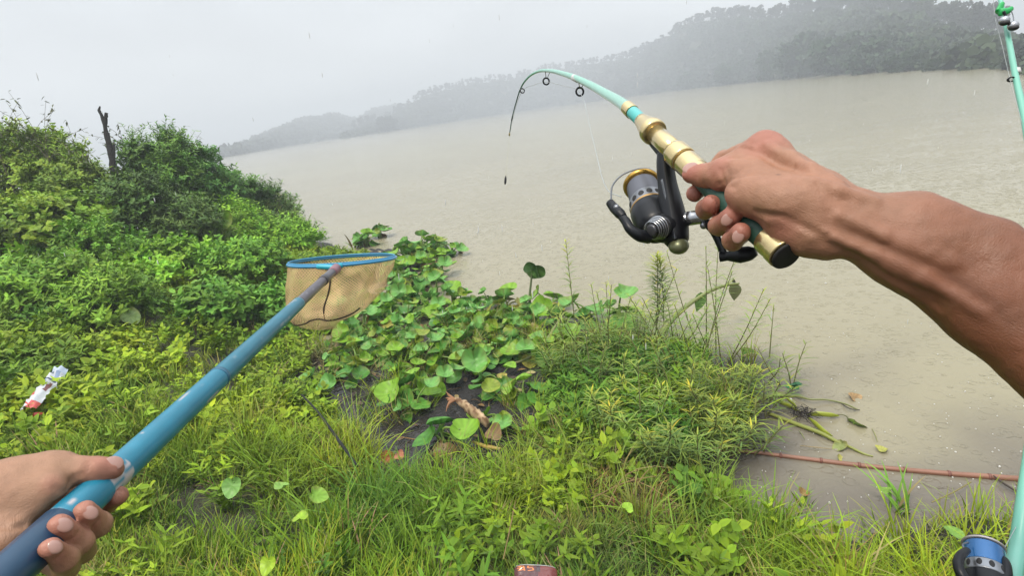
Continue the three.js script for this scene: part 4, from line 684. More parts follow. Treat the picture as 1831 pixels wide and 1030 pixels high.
// --- thin twiggy growth standing up against the sky
const twigSpots = [[20, 250, 178, 8.2], [70, 270, 190, 8.3], [105, 300, 182, 8.2], [150, 320, 230, 8.0], [235, 262, 200, 9.0], [320, 262, 220, 9.5], [352, 275, 235, 9.7], [5, 262, 200, 8.0], [168, 330, 205, 8.2], [460, 345, 305, 10.5], [505, 375, 340, 10.5]];
const twigWhere = ['second from the left edge', 'third from the left edge, the widest', 'over the left bush', 'left of the dead trunk', 'just right of the dead trunk', 'over the vine covered bush', 'rightmost on the high skyline', 'at the very left edge', 'arching beside the dead trunk', 'over the round bush by the lake', 'over the brownish bush by the lake'];
twigSpots.forEach(([x, y0, y1, d], i) => {
  const R = rng(500 + i), b = at(x, y0 + 25, d), tipY = at(x, y1, d), H = tipY.y - b.y, base = V(b.x, height(b.x, b.z), b.z), t = group('twiggy_plant', `thin twiggy plant against the sky, ${twigWhere[i]}`, 'plant', 'twiggy plants on the skyline', base), f = new Foliage();
  const brown = std([0.16, 0.13, 0.09], 0.9);
  part('stem', tube([base.clone(), b.clone(), b.clone().add(V(rv(R, 0.05), H * 0.5, 0))], [0.008, 0.006, 0.003], 8, 5), brown, t);
  const nb = 5 + Math.floor(R() * 4);
  for (let k = 0; k < nb; k++) {
    const s = b.clone().add(V(rv(R, 0.02), H * 0.5 * R(), rv(R, 0.02))), e = s.clone().add(V(rv(R, H * 0.55), H * (0.3 + 0.35 * R()), rv(R, H * 0.3))), m = s.clone().lerp(e, 0.5).add(V(0, H * 0.08, 0));
    part('twig', tube([s, m, e], [0.0035, 0.0015], 6, 4), brown, t);
    for (let q = 0; q < 9; q++) { const p = s.clone().lerp(e, 0.25 + 0.75 * R()); p.y += H * 0.05; f.leaf(p, V(rv(R, 1), rv(R, 0.7), rv(R, 1)).normalize(), V(rv(R, 0.5), 1, rv(R, 0.5)).normalize(), 0.05 + 0.04 * R(), 0.025, tone(R, [0.12, 0.14, 0.06], 0.3)); }
  }
  const lv = part('leaves', f.build(), LEAF, t); lv.userData.kind = 'stuff';
});
// --- dead forked trunk
{
  const d = 8.1, b0 = at(232, 430, d); b0.y = height(b0.x, b0.z) - 0.1; const bark = std([0.032, 0.027, 0.024], 0.9, { bumpMap: soilBump, bumpScale: 0.02 });
  const t = group('dead_tree', 'dead dark forked trunk standing out of the bushes', 'dead tree', null, b0), w = 1 / F * d;
  part('trunk', tube([b0.clone(), at(213, 350, d), at(206, 315, d), at(199, 270, d), at(192, 238, d)], [13 * w * 0.7, 7.5 * w, 5.5 * w, 5 * w, 4.6 * w], 26, 10, { wob: 0.22 }), bark, t);
  part('branch', tube([at(192.5, 246, d), at(188, 224, d), at(182, 205, d), at(178.5, 198, d), at(180, 190, d)], [4.0 * w, 3.0 * w, 2.5 * w, 2.6 * w, 0.8 * w], 16, 9, { wob: 0.3 }), bark, t);
  part('branch', tube([at(192, 244, d), at(189.5, 228, d), at(190, 212, d), at(191.5, 202, d)], [3.8 * w, 3.0 * w, 3.2 * w, 2.6 * w], 14, 9, { wob: 0.3 }), bark, t);
  part('branch', tube([at(208, 330, d), at(206, 300, d), at(205, 258, d)], [3 * w, 2.2 * w, 1.7 * w], 14, 8, { wob: 0.3 }), bark, t);
  part('branch', tube([at(207, 318, d), at(198, 335, d), at(203, 360, d)], [2.5 * w, 2 * w, 1 * w], 10, 8, { wob: 0.3 }), bark, t);
}
// --- round leaves: taro on the slope, water hyacinth on the mud
function roundLeaf(seed, rad, cup, tipL, notch, petiole, lean, c, cs, inflate = 0, wilt = 0) {   // petiole from the origin, blade at its end
  const R = rng(seed), P = [], I = [], C = [], NA = 22, NR = 4, ang = R() * 0.6 - 0.3;
  const end = V(Math.sin(lean) * petiole, Math.cos(lean) * petiole, 0), mid = V(Math.sin(lean) * petiole * 0.32, petiole * 0.55, rv(R, 0.01));
  const face = V(Math.cos(lean) * 0.35 + 0.25, 1 - wilt, rv(R, 0.35)).normalize(), fx = V(1, 0, 0).addScaledVector(face, -face.x).normalize(), fz = V().crossVectors(fx, face);
  for (let i = 0; i <= NR; i++) for (let j = 0; j <= NA; j++) {
    const a = j / NA * Math.PI * 2, t = i / NR, nd = Math.abs(((a - Math.PI + Math.PI * 3) % (Math.PI * 2)) - Math.PI), r = rad * t * (1 - notch * Math.exp(-nd * nd * 7) + tipL * Math.exp(-(Math.min(a, Math.PI * 2 - a) ** 2) * 5) + 0.05 * Math.sin(a * 3 + seed));
    const x = Math.cos(a + ang) * r, z = Math.sin(a + ang) * r * 0.96, h = cup * rad * (t * t - 0.5 * t) * (1 + 0.6 * Math.cos(2 * a)) + 0.05 * rad * t * Math.sin(a * 4 + seed * 2) - wilt * rad * t * t * 0.5;
    P.push(end.x + fx.x * (x + rad * 0.35) + face.x * h + fz.x * z, end.y + fx.y * (x + rad * 0.35) + face.y * h + fz.y * z, end.z + fx.z * (x + rad * 0.35) + face.z * h + fz.z * z);
    const vein = 1 + 0.16 * Math.cos(a * 11) * t - 0.12 * (1 - t) + 0.10 * noise(x * 60, z * 60, seed); const br = sstep(0.75, 1.05, t + 0.35 * noise(Math.cos(a) * 2.5, Math.sin(a) * 2.5, seed)) * 0.45 * sstep(0.1, 0.7, noise(seed * 3.1, 2) + 0.4), bl = 1 - 0.25 * sstep(0.2, 0.6, noise(x * 40, z * 40, seed + 9)); C.push(mix(c[0], 0.22, br) * vein * bl, mix(c[1], 0.16, br) * vein * bl, mix(c[2], 0.05, br) * vein * bl);
    if (i < NR && j < NA) { const k = i * (NA + 1) + j; I.push(k, k + 1, k + NA + 1, k + 1, k + NA + 2, k + NA + 1); }
  }
  const blade = geoFrom(P, I, null, C), st = tube([V(), mid, end], (t) => mix(0.0075, 0.0042, t) * (rad / 0.07) * (1 + inflate * Math.exp(-(((t - 0.3) / 0.16) ** 2))), 10, 7, { color: () => cs }); st.deleteAttribute('uv');
  return mergeGeometries([blade, st]);
}
const HY = [[0.12, 0.31, 0.045], [0.16, 0.37, 0.085], [0.19, 0.36, 0.03], [0.08, 0.23, 0.035]], HS = [0.16, 0.25, 0.05];
const hyLeaves = []; for (let i = 0; i < 20; i++) hyLeaves.push(roundLeaf(60 + i, 0.058 + 0.008 * (i % 3), 0.35 + 0.15 * (i % 4), 0.12, 0.35 + 0.1 * (i % 2), 0.07 + 0.035 * (i % 4), 0.35 + 0.2 * (i % 5), HY[(i * 7) % 4], HS, i % 3 === 0 ? 0.9 : 0.2));
const hyYoung = [roundLeaf(80, 0.05, 0.6, 0.2, 0.3, 0.13, 0.3, [0.22, 0.30, 0.03], HS, 1.2), roundLeaf(81, 0.05, 0.3, 0.2, 0.3, 0.10, 0.9, [0.26, 0.24, 0.04], [0.28, 0.26, 0.08], 0.5, 0.3), roundLeaf(82, 0.055, 0.2, 0.1, 0.3, 0.08, 1.15, [0.20, 0.12, 0.05], [0.2, 0.13, 0.06], 0.2, 0.6)];
let leafMeshes = 0;
function hyacinth(pos, n, scale, label, grp, R, old = 0.14) {
  const t = group('water_hyacinth', label, 'water plant', grp, pos);
  for (let i = 0; i < n; i++) { const o = R() < old ? hyYoung[Math.floor(R() * 3)] : hyLeaves[Math.floor(R() * 20)], m = mesh('leaf', o, GLOSS, t); m.position.set(rv(R, 0.02) * scale, -0.01, rv(R, 0.02) * scale); m.rotation.set(rv(R, 0.25), i / n * 6.283 + rv(R, 0.5), rv(R, 0.25)); const s = scale * (0.7 + 0.55 * R()); m.scale.set(s, s * (0.8 + 0.4 * R()), s); leafMeshes++; }
  return t;
}
{
  const R = rng(700);
  const named = [
    [735, 470, 7, 1.7, 'water hyacinth right behind the net hoop, small leaves'], [790, 462, 7, 1.5, 'outermost hyacinth at the right tip of the plants behind the net'], [762, 478, 6, 1.6, 'hyacinth between the net hoop and the tip of the back row'], [700, 470, 6, 1.7, 'hyacinth half hidden behind the net rim'], [755, 450, 6, 1.4, 'hyacinth at the far edge of the back row'], [655, 440, 5, 1.8, 'hyacinth behind the net with dull upright leaves'], [680, 425, 5, 1.4, 'hyacinth farthest out behind the net, small and dark'], [812, 455, 4, 1.3, 'single floating hyacinth beyond the right tip of the back row'], [775, 445, 6, 1.5, 'hyacinth just behind the right tip of the back row'], [715, 500, 6, 1.5, 'hyacinth at the right rim of the net hoop'], [742, 520, 6, 1.4, 'hyacinth right of the net bag near open water'], [775, 505, 5, 1.3, 'hyacinth standing alone in open mud right of the net'],
    [905, 560, 8, 1.7, 'hyacinth with pale swollen stems at the water edge, a tall leaf behind it'], [880, 590, 6, 1.6, 'hyacinth with one broad upright leaf left of the swollen stems'], [985, 555, 7, 1.6, 'hyacinth right of the tall single leaf, at the water edge'], [1050, 575, 6, 1.7, 'hyacinth with pale round leaves left of the feathery stems'], [1110, 580, 6, 1.8, 'hyacinth standing among the feathery stems'],
    [935, 640, 6, 1.7, 'hyacinth below the swollen stems with one wide pale leaf'], [845, 665, 6, 1.7, 'hyacinth with a narrow pointed upright leaf'], [870, 715, 5, 1.7, 'hyacinth behind the beige stalk'], [940, 715, 6, 1.8, 'hyacinth with large olive leaves right of the beige stalk'], [795, 795, 5, 1.6, 'hyacinth nearest the grass, with one large pale leaf'], [745, 735, 5, 1.5, 'hyacinth in the middle of the dark mud'], [712, 705, 4, 1.6, 'single bright leaved hyacinth on the mud'], [905, 770, 4, 1.5, 'hyacinth with bright leaves below the beige stalk'],
  ];
  for (const [x, y, n, s, l] of named) hyacinth(onPlane(x, y, 0.0), n + (y < 500 ? 5 : 2), s * (y < 500 ? 1.1 : y < 600 ? 0.85 : 0.72), l, 'water hyacinths on the mud', R);
  const spots = []; for (let k = 0; k < 4000 && spots.length < 120; k++) { const x = 590 + R() * 420, y = 472 + R() * R() * 0.5 * 250 + R() * 150, p = onPlane(x, y); if (x > 900 && y > 650) continue; if (x > 790 && y < 540) continue; if (x < 690 && y < 540) continue; if (!inPoly(matPx, p.x, p.z)) continue; if (Math.hypot(x - 690, y - 690) < 24 || Math.hypot(x - 850, y - 745) < 40 || Math.hypot(x - 770, y - 790) < 40) continue; if (spots.every((q) => Math.hypot(q.x - p.x, q.z - p.z) > 0.135)) spots.push(p); }
  const zone = (p) => { const [x, y] = toPx(p); const a = x < 650 ? 'leftmost' : x < 740 ? 'left of centre' : x < 830 ? 'right of centre' : 'rightmost', b = y < 570 ? 'level with the net bag' : y < 640 ? 'in the middle rows' : y < 700 ? 'in the near rows' : 'next to the grass'; return `low hyacinth in the mass below the net, ${a}, ${b}`; };
  spots.forEach((p) => hyacinth(p, 5 + Math.floor(R() * 4), 0.85 + 0.45 * R(), zone(p), 'hyacinths crowded below the net', R));
  // tall leaf
  {
    const b = onPlane(948, 560), t = group('water_hyacinth', 'single tall dark leaf standing on a long stalk over the water', 'water plant', null, b), d = toPx(b)[2];
    const g = roundLeaf(91, 0.10, 0.5, 0.25, 0.3, 0.01, 0.1, [0.05, 0.12, 0.03], [0.09, 0.13, 0.04]), m = mesh('leaf', g, GLOSS, t); const top = at(951, 484, d); m.position.copy(top.clone().sub(b)); m.rotation.set(1.15, 0.2, 1.5);
    const g2 = mesh('leaf', roundLeaf(92, 0.075, 0.6, 0.2, 0.3, 0.01, 0.1, [0.07, 0.15, 0.03], [0.09, 0.13, 0.04]), GLOSS, t); g2.position.copy(top.clone().sub(b)).add(V(0.05, -0.02, 0.03)); g2.rotation.set(1.3, 0.4, 0.9);
    part('stalk', tube([b.clone(), at(947, 530, d), at(950, 500, d), at(951, 480, d)], [0.016, 0.011, 0.009], 14, 8), std([0.10, 0.14, 0.04], 0.5), t);
  }
  // long bending stem with two hanging leaves
  {
    const b = onPlane(1175, 615), d = toPx(b)[2], t = group('bent_stem_plant', 'long bare stem arching right over the water with two hanging leaves', 'water plant', null, b), sm = std([0.27, 0.31, 0.09], 0.5);
    part('stem', tube([b.clone(), at(1190, 585, d), at(1222, 552, d), at(1262, 524, d), at(1295, 511, d - 0.1), at(1321, 507, d - 0.2)], [0.030, 0.026, 0.020, 0.016, 0.012, 0.008], 30, 9), sm, t);
    const lf = (x, y, dx, dy, len, w, c) => { const f = new Foliage(); const p = at(x, y, d), q = at(x + dx, y + dy, d).sub(p).normalize(); f.leaf(p, q, ray(x, y).negate().add(V(0.3, 0.4, 0)).normalize(), len, w, c, 0, 0.2, 6); part('leaf', f.build(), GLOSS, t); };
    const u = d / F; lf(1256, 524, -10, 30, 36 * u, 20 * u, [0.07, 0.14, 0.025]); lf(1314, 508, -2, 26, 30 * u, 22 * u, [0.08, 0.09, 0.03]); lf(1312, 508, -2, -12, 11 * u, 6 * u, [0.05, 0.05, 0.03]);
  }
  // leaf on a stalk at the right edge of the mat
  {
    const b = onPlane(1300, 640), t = group('water_hyacinth', 'round leaf on a low stalk leaning right of the feathery mass', 'water plant', null, b), d = toPx(b)[2];
    for (const [x, y, rx, rz, s] of [[1330, 640, 0.9, 0.3, 1.6], [1347, 668, 1.5, -0.5, 1.2]]) { const m = mesh('leaf', roundLeaf(95 + s * 10, 0.055, 0.5, 0.25, 0.3, 0.01, 0.1, [0.08, 0.19, 0.03], HS), GLOSS, t); m.position.copy(at(x, y, d).sub(b)); m.rotation.set(rx, 0, rz); m.scale.setScalar(s); }
    part('stalk', tube([b.clone(), at(1315, 648, d), at(1332, 660, d), at(1342, 668, d)], [0.008, 0.006, 0.005], 10, 6), std([0.15, 0.14, 0.06], 0.6), t);
  }
  // taro-like leaves on the slope
  const taros = [[222, 514, 33, 5.6, 0.55, [0.20, 0.36, 0.06], 'large pale round leaf in the middle of the left slope'], [95, 578, 22, 5.2, 0.9, [0.24, 0.34, 0.05], 'folded pale leaf at the left with a yellow edge'], [395, 388, 24, 8.0, 0.9, [0.15, 0.30, 0.03], 'bright pointed leaf under the dark bush'], [230, 560, 16, 5.5, 0.9, [0.22, 0.32, 0.10], 'crumpled pale leaf below the large round leaf'], [205, 690, 16, 4.3, 0.6, [0.16, 0.27, 0.05], 'pale leaf low on the slope left of the pole'], [560, 885, 22, 2.4, 0.5, [0.22, 0.40, 0.05], 'pale heart shaped leaf with a dark hole in the near grass'], [538, 930, 18, 2.2, 0.7, [0.26, 0.42, 0.03], 'bright yellow green leaf in the grass near the bottom'], [506, 872, 17, 2.5, 0.5, [0.20, 0.36, 0.07], 'pale round leaf in the grass left of the heart shaped one'], [482, 1002, 20, 2.0, 0.9, [0.30, 0.45, 0.03], 'yellow green leaf at the bottom edge'], [418, 862, 22, 2.5, 0.6, [0.17, 0.33, 0.08], 'pale curled leaf in the grass right of the left hand'], [1118, 910, 14, 2.2, 1.0, [0.28, 0.47, 0.04], 'small bright leaf above the brown dry grass'], [1696, 952, 20, 2.1, 0.5, [0.17, 0.32, 0.05], 'broad bright leaf beside the blue reel'], [1588, 878, 11, 2.2, 0.9, [0.20, 0.34, 0.05], 'small curled leaf in the grass by the water'], [648, 560, 14, 5.2, 0.6, [0.16, 0.33, 0.06], 'pale round leaf below the net bag']];
  taros.forEach(([x, y, hw, d, tiltA, c, label], i) => {
    const g0 = onGround(x, y), dd = Math.min(d, toPx(g0)[2] - 0.05), p = at(x, y, dd), base = V(p.x, Math.max(0, height(p.x, p.z)), p.z), t = group('broad_leaf_plant', label, 'plant', 'single broad leaves', base), rad = hw / F * dd * (i > 4 ? 0.8 : 1);
    const m = mesh('leaf', roundLeaf(120 + i, rad, 0.35, 0.3, 0.45, rad * 0.05, 0.1, c, c), GLOSS, t); m.position.copy(p.clone().sub(base)); const face = ray(x, y).negate().lerp(V(0, 1, 0), 0.55).normalize(); m.quaternion.setFromUnitVectors(up, face).multiply(new THREE.Quaternion().setFromAxisAngle(up, tiltA * 3 + i));
    part('stalk', tube([base.clone().add(V(0, -0.02, 0)), base.clone().lerp(p, 0.5).add(V(0.01, 0, 0.01)), p], [rad * 0.06, rad * 0.045], 8, 6), std([0.16, 0.24, 0.06], 0.6), t);
  });
  // strap leaved plants: behind the net, at the lower right
  const straps = [[635, 445, 7.6, 7, 0.42, 0.06, [0.13, 0.22, 0.03], 'broad yellowish blades standing at the water behind the net'], [1610, 915, 2.1, 16, 0.25, 0.014, [0.16, 0.33, 0.03], 'clump of broad grass blades bending over the water by the floating reed'], [1440, 905, 2.25, 8, 0.14, 0.012, [0.20, 0.36, 0.03], 'short broad blades at the corner of the bank'], [1795, 965, 1.6, 8, 0.24, 0.016, [0.20, 0.24, 0.01], 'olive blades between the blue reel and the upright rod'], [640, 790, 3.4, 30, 0.42, 0.008, [0.21, 0.32, 0.025], 'tall yellow green grass clump left of the mud'], [600, 800, 3.3, 30, 0.36, 0.007, [0.17, 0.29, 0.025], 'tall grass clump beside the black hose'], [1000, 830, 2.9, 24, 0.34, 0.007, [0.16, 0.29, 0.03], 'upright grass clump below the feathery mass'], [880, 880, 2.7, 24, 0.28, 0.006, [0.20, 0.32, 0.025], 'yellow green grass clump nearest the mud'], [1210, 830, 2.7, 18, 0.36, 0.006, [0.13, 0.25, 0.03], 'tall thin grass blades in the shade of the feathery mass']];
  straps.forEach(([x, y, d, n, len, w, c, label], i) => {
    const b = onGround(x, y), t = group('grass_clump', label, 'grass clump', null, b);
    for (let k = 0; k < n; k++) { const f = new Foliage(), a = R() * 6.283, lean = 0.1 + 0.6 * R(); f.blade(V(rv(R, len * 0.12), -0.02, rv(R, len * 0.12)), V(Math.cos(a) * lean, 1, Math.sin(a) * lean).normalize(), len * (0.6 + 0.6 * R()), w * (0.7 + 0.6 * R()), tone(R, R() < 0.12 ? DRY : c, 0.2), 0.3 + 1.1 * R(), 7); mesh('blade', f.build(), BLADE, t); }
  });
  // feathery narrow-leaved stems
  const feather = [[1172, 600, 478, 0.9], [1150, 640, 545, 1], [1205, 640, 560, 1], [1262, 640, 520, 0.9], [1290, 660, 540, 0.9], [1030, 600, 512, 0.7], [1090, 660, 560, 1], [1120, 690, 590, 1], [1180, 700, 590, 1.1], [1235, 690, 580, 1.1], [1290, 720, 610, 1.1], [1060, 700, 600, 1], [1110, 740, 640, 1.1], [1165, 750, 640, 1.2], [1225, 750, 640, 1.2], [1280, 760, 660, 1.1], [1040, 740, 650, 1], [1090, 790, 690, 1.1], [1150, 800, 690, 1.2], [1210, 800, 690, 1.2], [1265, 800, 710, 1.0], [1320, 720, 640, 1], [1345, 700, 600, 0.7], [1030, 660, 580, 0.9], [1190, 850, 740, 1.2], [1130, 840, 740, 1.1], [1240, 850, 760, 1.1], [1075, 640, 560, 0.9], [1140, 620, 560, 1], [1320, 760, 690, 1], [1375, 640, 590, 0.5], [1000, 680, 610, 0.8], [1358, 735, 660, 0.6], [1335, 800, 735, 0.6], [1300, 815, 740, 0.7], [1395, 690, 640, 0.4]];
  const rowName = (y) => y < 620 ? 'at the far side' : y < 700 ? 'in the middle' : y < 780 ? 'toward the bank' : 'nearest the grass';
  feather.forEach(([x, y0, y1, dens], i) => {
    if (i > 6 && i < 28 && i % 3 === 1) return; const tipAmt = R() < 0.4 ? 0.85 : 0.3, dk = 0.65 + 0.5 * R();
    const b = onPlane(x, y0), d = toPx(b)[2], H = Math.abs(y1 - y0) / F * d * (i === 0 ? 1.25 : y0 < 700 ? 1.35 + 0.6 * R() : 1.0 + 0.3 * R()), rowy = i === 0;
    const lbl = i === 0 ? 'tallest feathery plant, its yellow green tip high over the water' : i === 5 ? 'thin lone feathery sprig left of the feathery mass' : i === 22 || i === 30 ? (i === 30 ? 'sparse feathery sprig farthest right over open water' : 'sparse feathery sprig at the right edge of the mass') : `feathery plant in the mass by the water, ${x < 1095 ? 'left third' : x < 1200 ? 'middle third' : 'right third'}, ${rowName(y0)}`;
    const t = group('feathery_plant', lbl, 'water plant', 'feathery plants at the water edge', b);
    const f = new Foliage(), ns = i === 0 ? 2 : i === 5 || i === 30 ? 1 : 4;
    for (let s = 0; s < ns; s++) {
      const lean = i === 0 ? V(rv(R, 0.12), 1, rv(R, 0.1)) : V(rv(R, 0.55), 1, rv(R, 0.45)), h = H * (s === 0 ? 1 : 0.55 + 0.4 * R()), o = V(rv(R, 0.05), 0, rv(R, 0.05)).multiplyScalar(s ? 1.6 : 0), tip = o.clone().addScaledVector(lean, h), mid = o.clone().addScaledVector(lean, h * 0.5).add(V(rv(R, 0.02), 0, rv(R, 0.02)));
      const st = mesh('stem', tube([o, mid, tip], [0.0055, 0.002], 8, 5), std([0.20, 0.20, 0.06], 0.7), t);
      const nl = Math.round((i === 0 ? 130 : i === 5 ? 80 : 26 + 22 * R()) * dens); for (let k = 0; k < nl; k++) { const tt = 0.12 + 0.88 * Math.pow((k + 0.5) / nl, 0.85), p = tt < 0.5 ? o.clone().lerp(mid, tt * 2) : mid.clone().lerp(tip, tt * 2 - 1), a = k * 2.399 + R(), young = sstep(0.7, 1, tt); f.leaf(p, V(Math.cos(a), 0.45 + 0.3 * young, Math.sin(a)).normalize(), V(-Math.cos(a) * 0.4, 1, -Math.sin(a) * 0.4).normalize(), (i === 0 ? 1.3 : 1) * (0.085 + 0.06 * R()) * (1 - 0.15 * young) * (tt > 0.93 ? 0.6 : 1), (i === 0 || i === 5 ? 1.7 : 1) * (0.006 + 0.003 * R()), tone(R, blend(R() < 0.5 ? [0.17 * dk, 0.27 * dk, 0.06 * dk] : [0.23 * dk, 0.33 * dk, 0.05 * dk], R() < 0.2 ? [0.62, 0.50, 0.03] : [0.40, 0.45, 0.05], young * tipAmt + (R() < 0.08 ? 0.5 : 0)), 0.2), 0.25, 0.25, 3); }
    }
    const lv = mesh('leaves', f.build(), LEAF, t); lv.userData.kind = 'stuff';
  });
}

// ---------------------------------------------------------------- things floating on the water and lying on the bank
{
  const R = rng(900);
  // brown reed
  const rp = [[1284, 806], [1340, 808], [1420, 818], [1500, 828], [1590, 838], [1680, 846], [1760, 852], [1840, 858], [1930, 866]].map(([x, y]) => onPlane(x, y, 0.006));
  const reed = group('reed', 'long reddish brown dead reed floating across the water at the right', 'reed', null, rp[0]);
  const rl = rp[0].distanceTo(rp[8]);
  part('stem', tube(rp, [0.005, 0.010, 0.0125, 0.0135, 0.014, 0.0145, 0.015, 0.0155, 0.016].map((r) => r * 0.95), 120, 10, { color: (t, a, l) => { const n = fbm(l * 9, Math.cos(a) * 2, Math.sin(a) * 2); return [0.34 + 0.14 * n, 0.155 + 0.07 * n, 0.095 + 0.05 * n]; } }), std([1, 1, 1], 0.55, { vertexColors: true }), reed);
  for (const t of [0.9, 1.7, 2.6, 3.4, 4.3, 5.2, 6.1, 7.0]) { const i = Math.floor(t), p = rp[i].clone().lerp(rp[i + 1], t - i), u = rp[i + 1].clone().sub(rp[i]).normalize(); part('node', tube([p.clone().addScaledVector(u, -0.006), p.clone().addScaledVector(u, 0.006)], 0.0162, 2, 10), std([0.26, 0.10, 0.07], 0.6), reed); }
  for (const [a, b, c] of [[[1775, 850], [1790, 862], [1822, 882]], [[1815, 866], [1826, 876], [1835, 888]]]) part('side_shoot', tube([a, b, c].map(([x, y]) => onPlane(x, y, 0.02)), [0.002, 0.006, 0.005], 8, 6), std([0.08, 0.06, 0.045], 0.7), reed);
  part('side_shoot', tube([onPlane(1735, 862, 0.03), onPlane(1700, 882, 0.05), onPlane(1665, 898, 0.06)], [0.003, 0.003], 6, 5), std([0.36, 0.30, 0.10], 0.6), reed);
  // uprooted plant afloat
  {
    const b = onPlane(1432, 742, 0.005), t = group('floating_plant', 'uprooted yellow green water plant floating with dark roots', 'water plant', null, b), f = (x, y, h = 0.012) => onPlane(x, y, h);
    const stalkM = std([0.30, 0.33, 0.06], 0.45), lime = std([0.36, 0.42, 0.03], 0.45), d = toPx(b)[2], u = d / F;
    part('stalk', tube([f(1372, 738), f(1420, 757), f(1470, 776, 0.02), f(1496, 790), f(1520, 800), f(1545, 812, 0.004), f(1560, 816, 0.003)], [0.011, 0.0125, 0.0125, 0.010, 0.008, 0.006, 0.004], 40, 8), stalkM, t);
    part('stalk', tube([f(1360, 711), f(1385, 707), f(1420, 708), f(1448, 714, 0.03), f(1478, 715, 0.02), f(1510, 722, 0.004), f(1532, 732, 0.003)], [0.013, 0.016, 0.008, 0.006, 0.0055, 0.005, 0.004], 40, 8), std([0.24, 0.26, 0.08], 0.5), t);
    const strap = (pts, w) => part('leaf', tube(pts, [w * 0.25, w, w * 0.9, w * 0.15], 20, 10, { flat: 0.55 }), lime, t);
    strap([f(1440, 742), f(1460, 740, 0.03), f(1485, 742, 0.03), f(1500, 744, 0.015)], 0.017); strap([f(1444, 746), f(1458, 758, 0.03), f(1474, 772, 0.03), f(1488, 780)], 0.017); strap([f(1432, 738), f(1415, 728, 0.03), f(1396, 720, 0.02), f(1382, 714)], 0.015); strap([f(1426, 736), f(1420, 724, 0.04), f(1410, 716, 0.05), f(1404, 711)], 0.011);
    part('stalk', tube([f(1484, 744), f(1500, 741, 0.02), f(1512, 744, 0.02), f(1518, 752)], 0.004, 14, 6), std([0.16, 0.16, 0.06], 0.5), t);
    for (const [x, y, r, c, h] of [[1527, 758, 17, [0.20, 0.32, 0.06], 0.008], [1505, 795, 12, [0.26, 0.30, 0.10], 0.015], [1417, 694, 14, [0.035, 0.16, 0.06], 0.05], [1424, 688, 10, [0.03, 0.12, 0.05], 0.06]]) { const m = mesh('leaf', roundLeaf(x, r * u, 0.4, 0.15, 0.35, 0.004, 0.1, c, c), GLOSS, t); m.position.copy(f(x, y, h).sub(b)); m.rotation.y = x; if (h > 0.03) m.rotation.z = 0.7; }
    for (let i = 0; i < 34; i++) { const p = f(1434 + rv(R, 12), 744 + rv(R, 7), 0.004 + 0.02 * R()); part('root', tube([p, p.clone().add(V(rv(R, 0.05), 0.01 + 0.05 * R(), rv(R, 0.05))), p.clone().add(V(rv(R, 0.09), 0.01 * R(), rv(R, 0.09)))], 0.0016, 5, 4), std([0.035, 0.025, 0.022], 0.9), t); }
    part('flower_bud', ball(f(1413, 715, 0.03), 0.009, 0.012, 0.009), M.white, t);
  }
  // small bits afloat
  const bit = (x, y, r, c, label, seed, tl = 0.05) => { const b = onPlane(x, y, 0.006), u = toPx(b)[2] / F, t = group('floating_leaf', label, 'leaf', 'leaves afloat', b); const m = mesh('blade', roundLeaf(seed, r * u, 0.5, 0.4, 0.2, 0.002, 0.1, c, c), GLOSS, t); m.rotation.set(tl, seed, tl); return t; };
  bit(1500, 819, 10, [0.42, 0.40, 0.10], 'round yellow leaf afloat against the reed', 131); bit(1522, 712, 11, [0.34, 0.22, 0.10], 'tan dead leaf afloat right of the uprooted plant', 132, 0.3); bit(1362, 786, 11, [0.06, 0.07, 0.03], 'dark curled leaf afloat left above the reed', 133, 0.5); bit(1580, 806, 9, [0.36, 0.36, 0.08], 'small yellow leaf tip at the end of the floating stalk', 134, 0.3);
  for (const [pts, r, c, label] of [[[[1430, 797], [1460, 800], [1487, 803]], 0.003, [0.40, 0.30, 0.14], 'thin tan straw afloat just above the reed'], [[[1504, 722], [1520, 731], [1536, 733]], 0.005, [0.09, 0.08, 0.05], 'short dark twig afloat right of the uprooted plant'], [[[1558, 766], [1564, 778], [1568, 790]], 0.003, [0.34, 0.34, 0.10], 'thin yellow blade afloat right of the round leaf'], [[[1428, 770], [1434, 778], [1438, 786]], 0.003, [0.28, 0.30, 0.10], 'thin pale blade afloat under the long floating stalk'], [[[1265, 656], [1290, 659], [1310, 661]], 0.006, [0.36, 0.30, 0.14], 'straw lying on the water right of the feathery mass'], [[[1290, 735], [1310, 720], [1335, 700], [1352, 690]], 0.004, [0.12, 0.12, 0.06], 'dark thin stem on the water right of the mass'], [[[1300, 770], [1320, 778], [1345, 783]], 0.004, [0.14, 0.13, 0.05], 'dark stem at the water corner above the reed'], [[[1296, 782], [1306, 764], [1316, 748]], 0.004, [0.36, 0.36, 0.05], 'yellow stem leaning at the water corner']]) {
    const q = pts.map(([x, y], i) => onPlane(x, y, 0.006 + 0.015 * (i % 2))), t = group('floating_twig', label, 'twig', 'twigs and straws afloat', q[0]); part('stem', tube(q, [r * 0.5, r, r * 0.5], 12, 6), std(c, 0.6), t);
  }
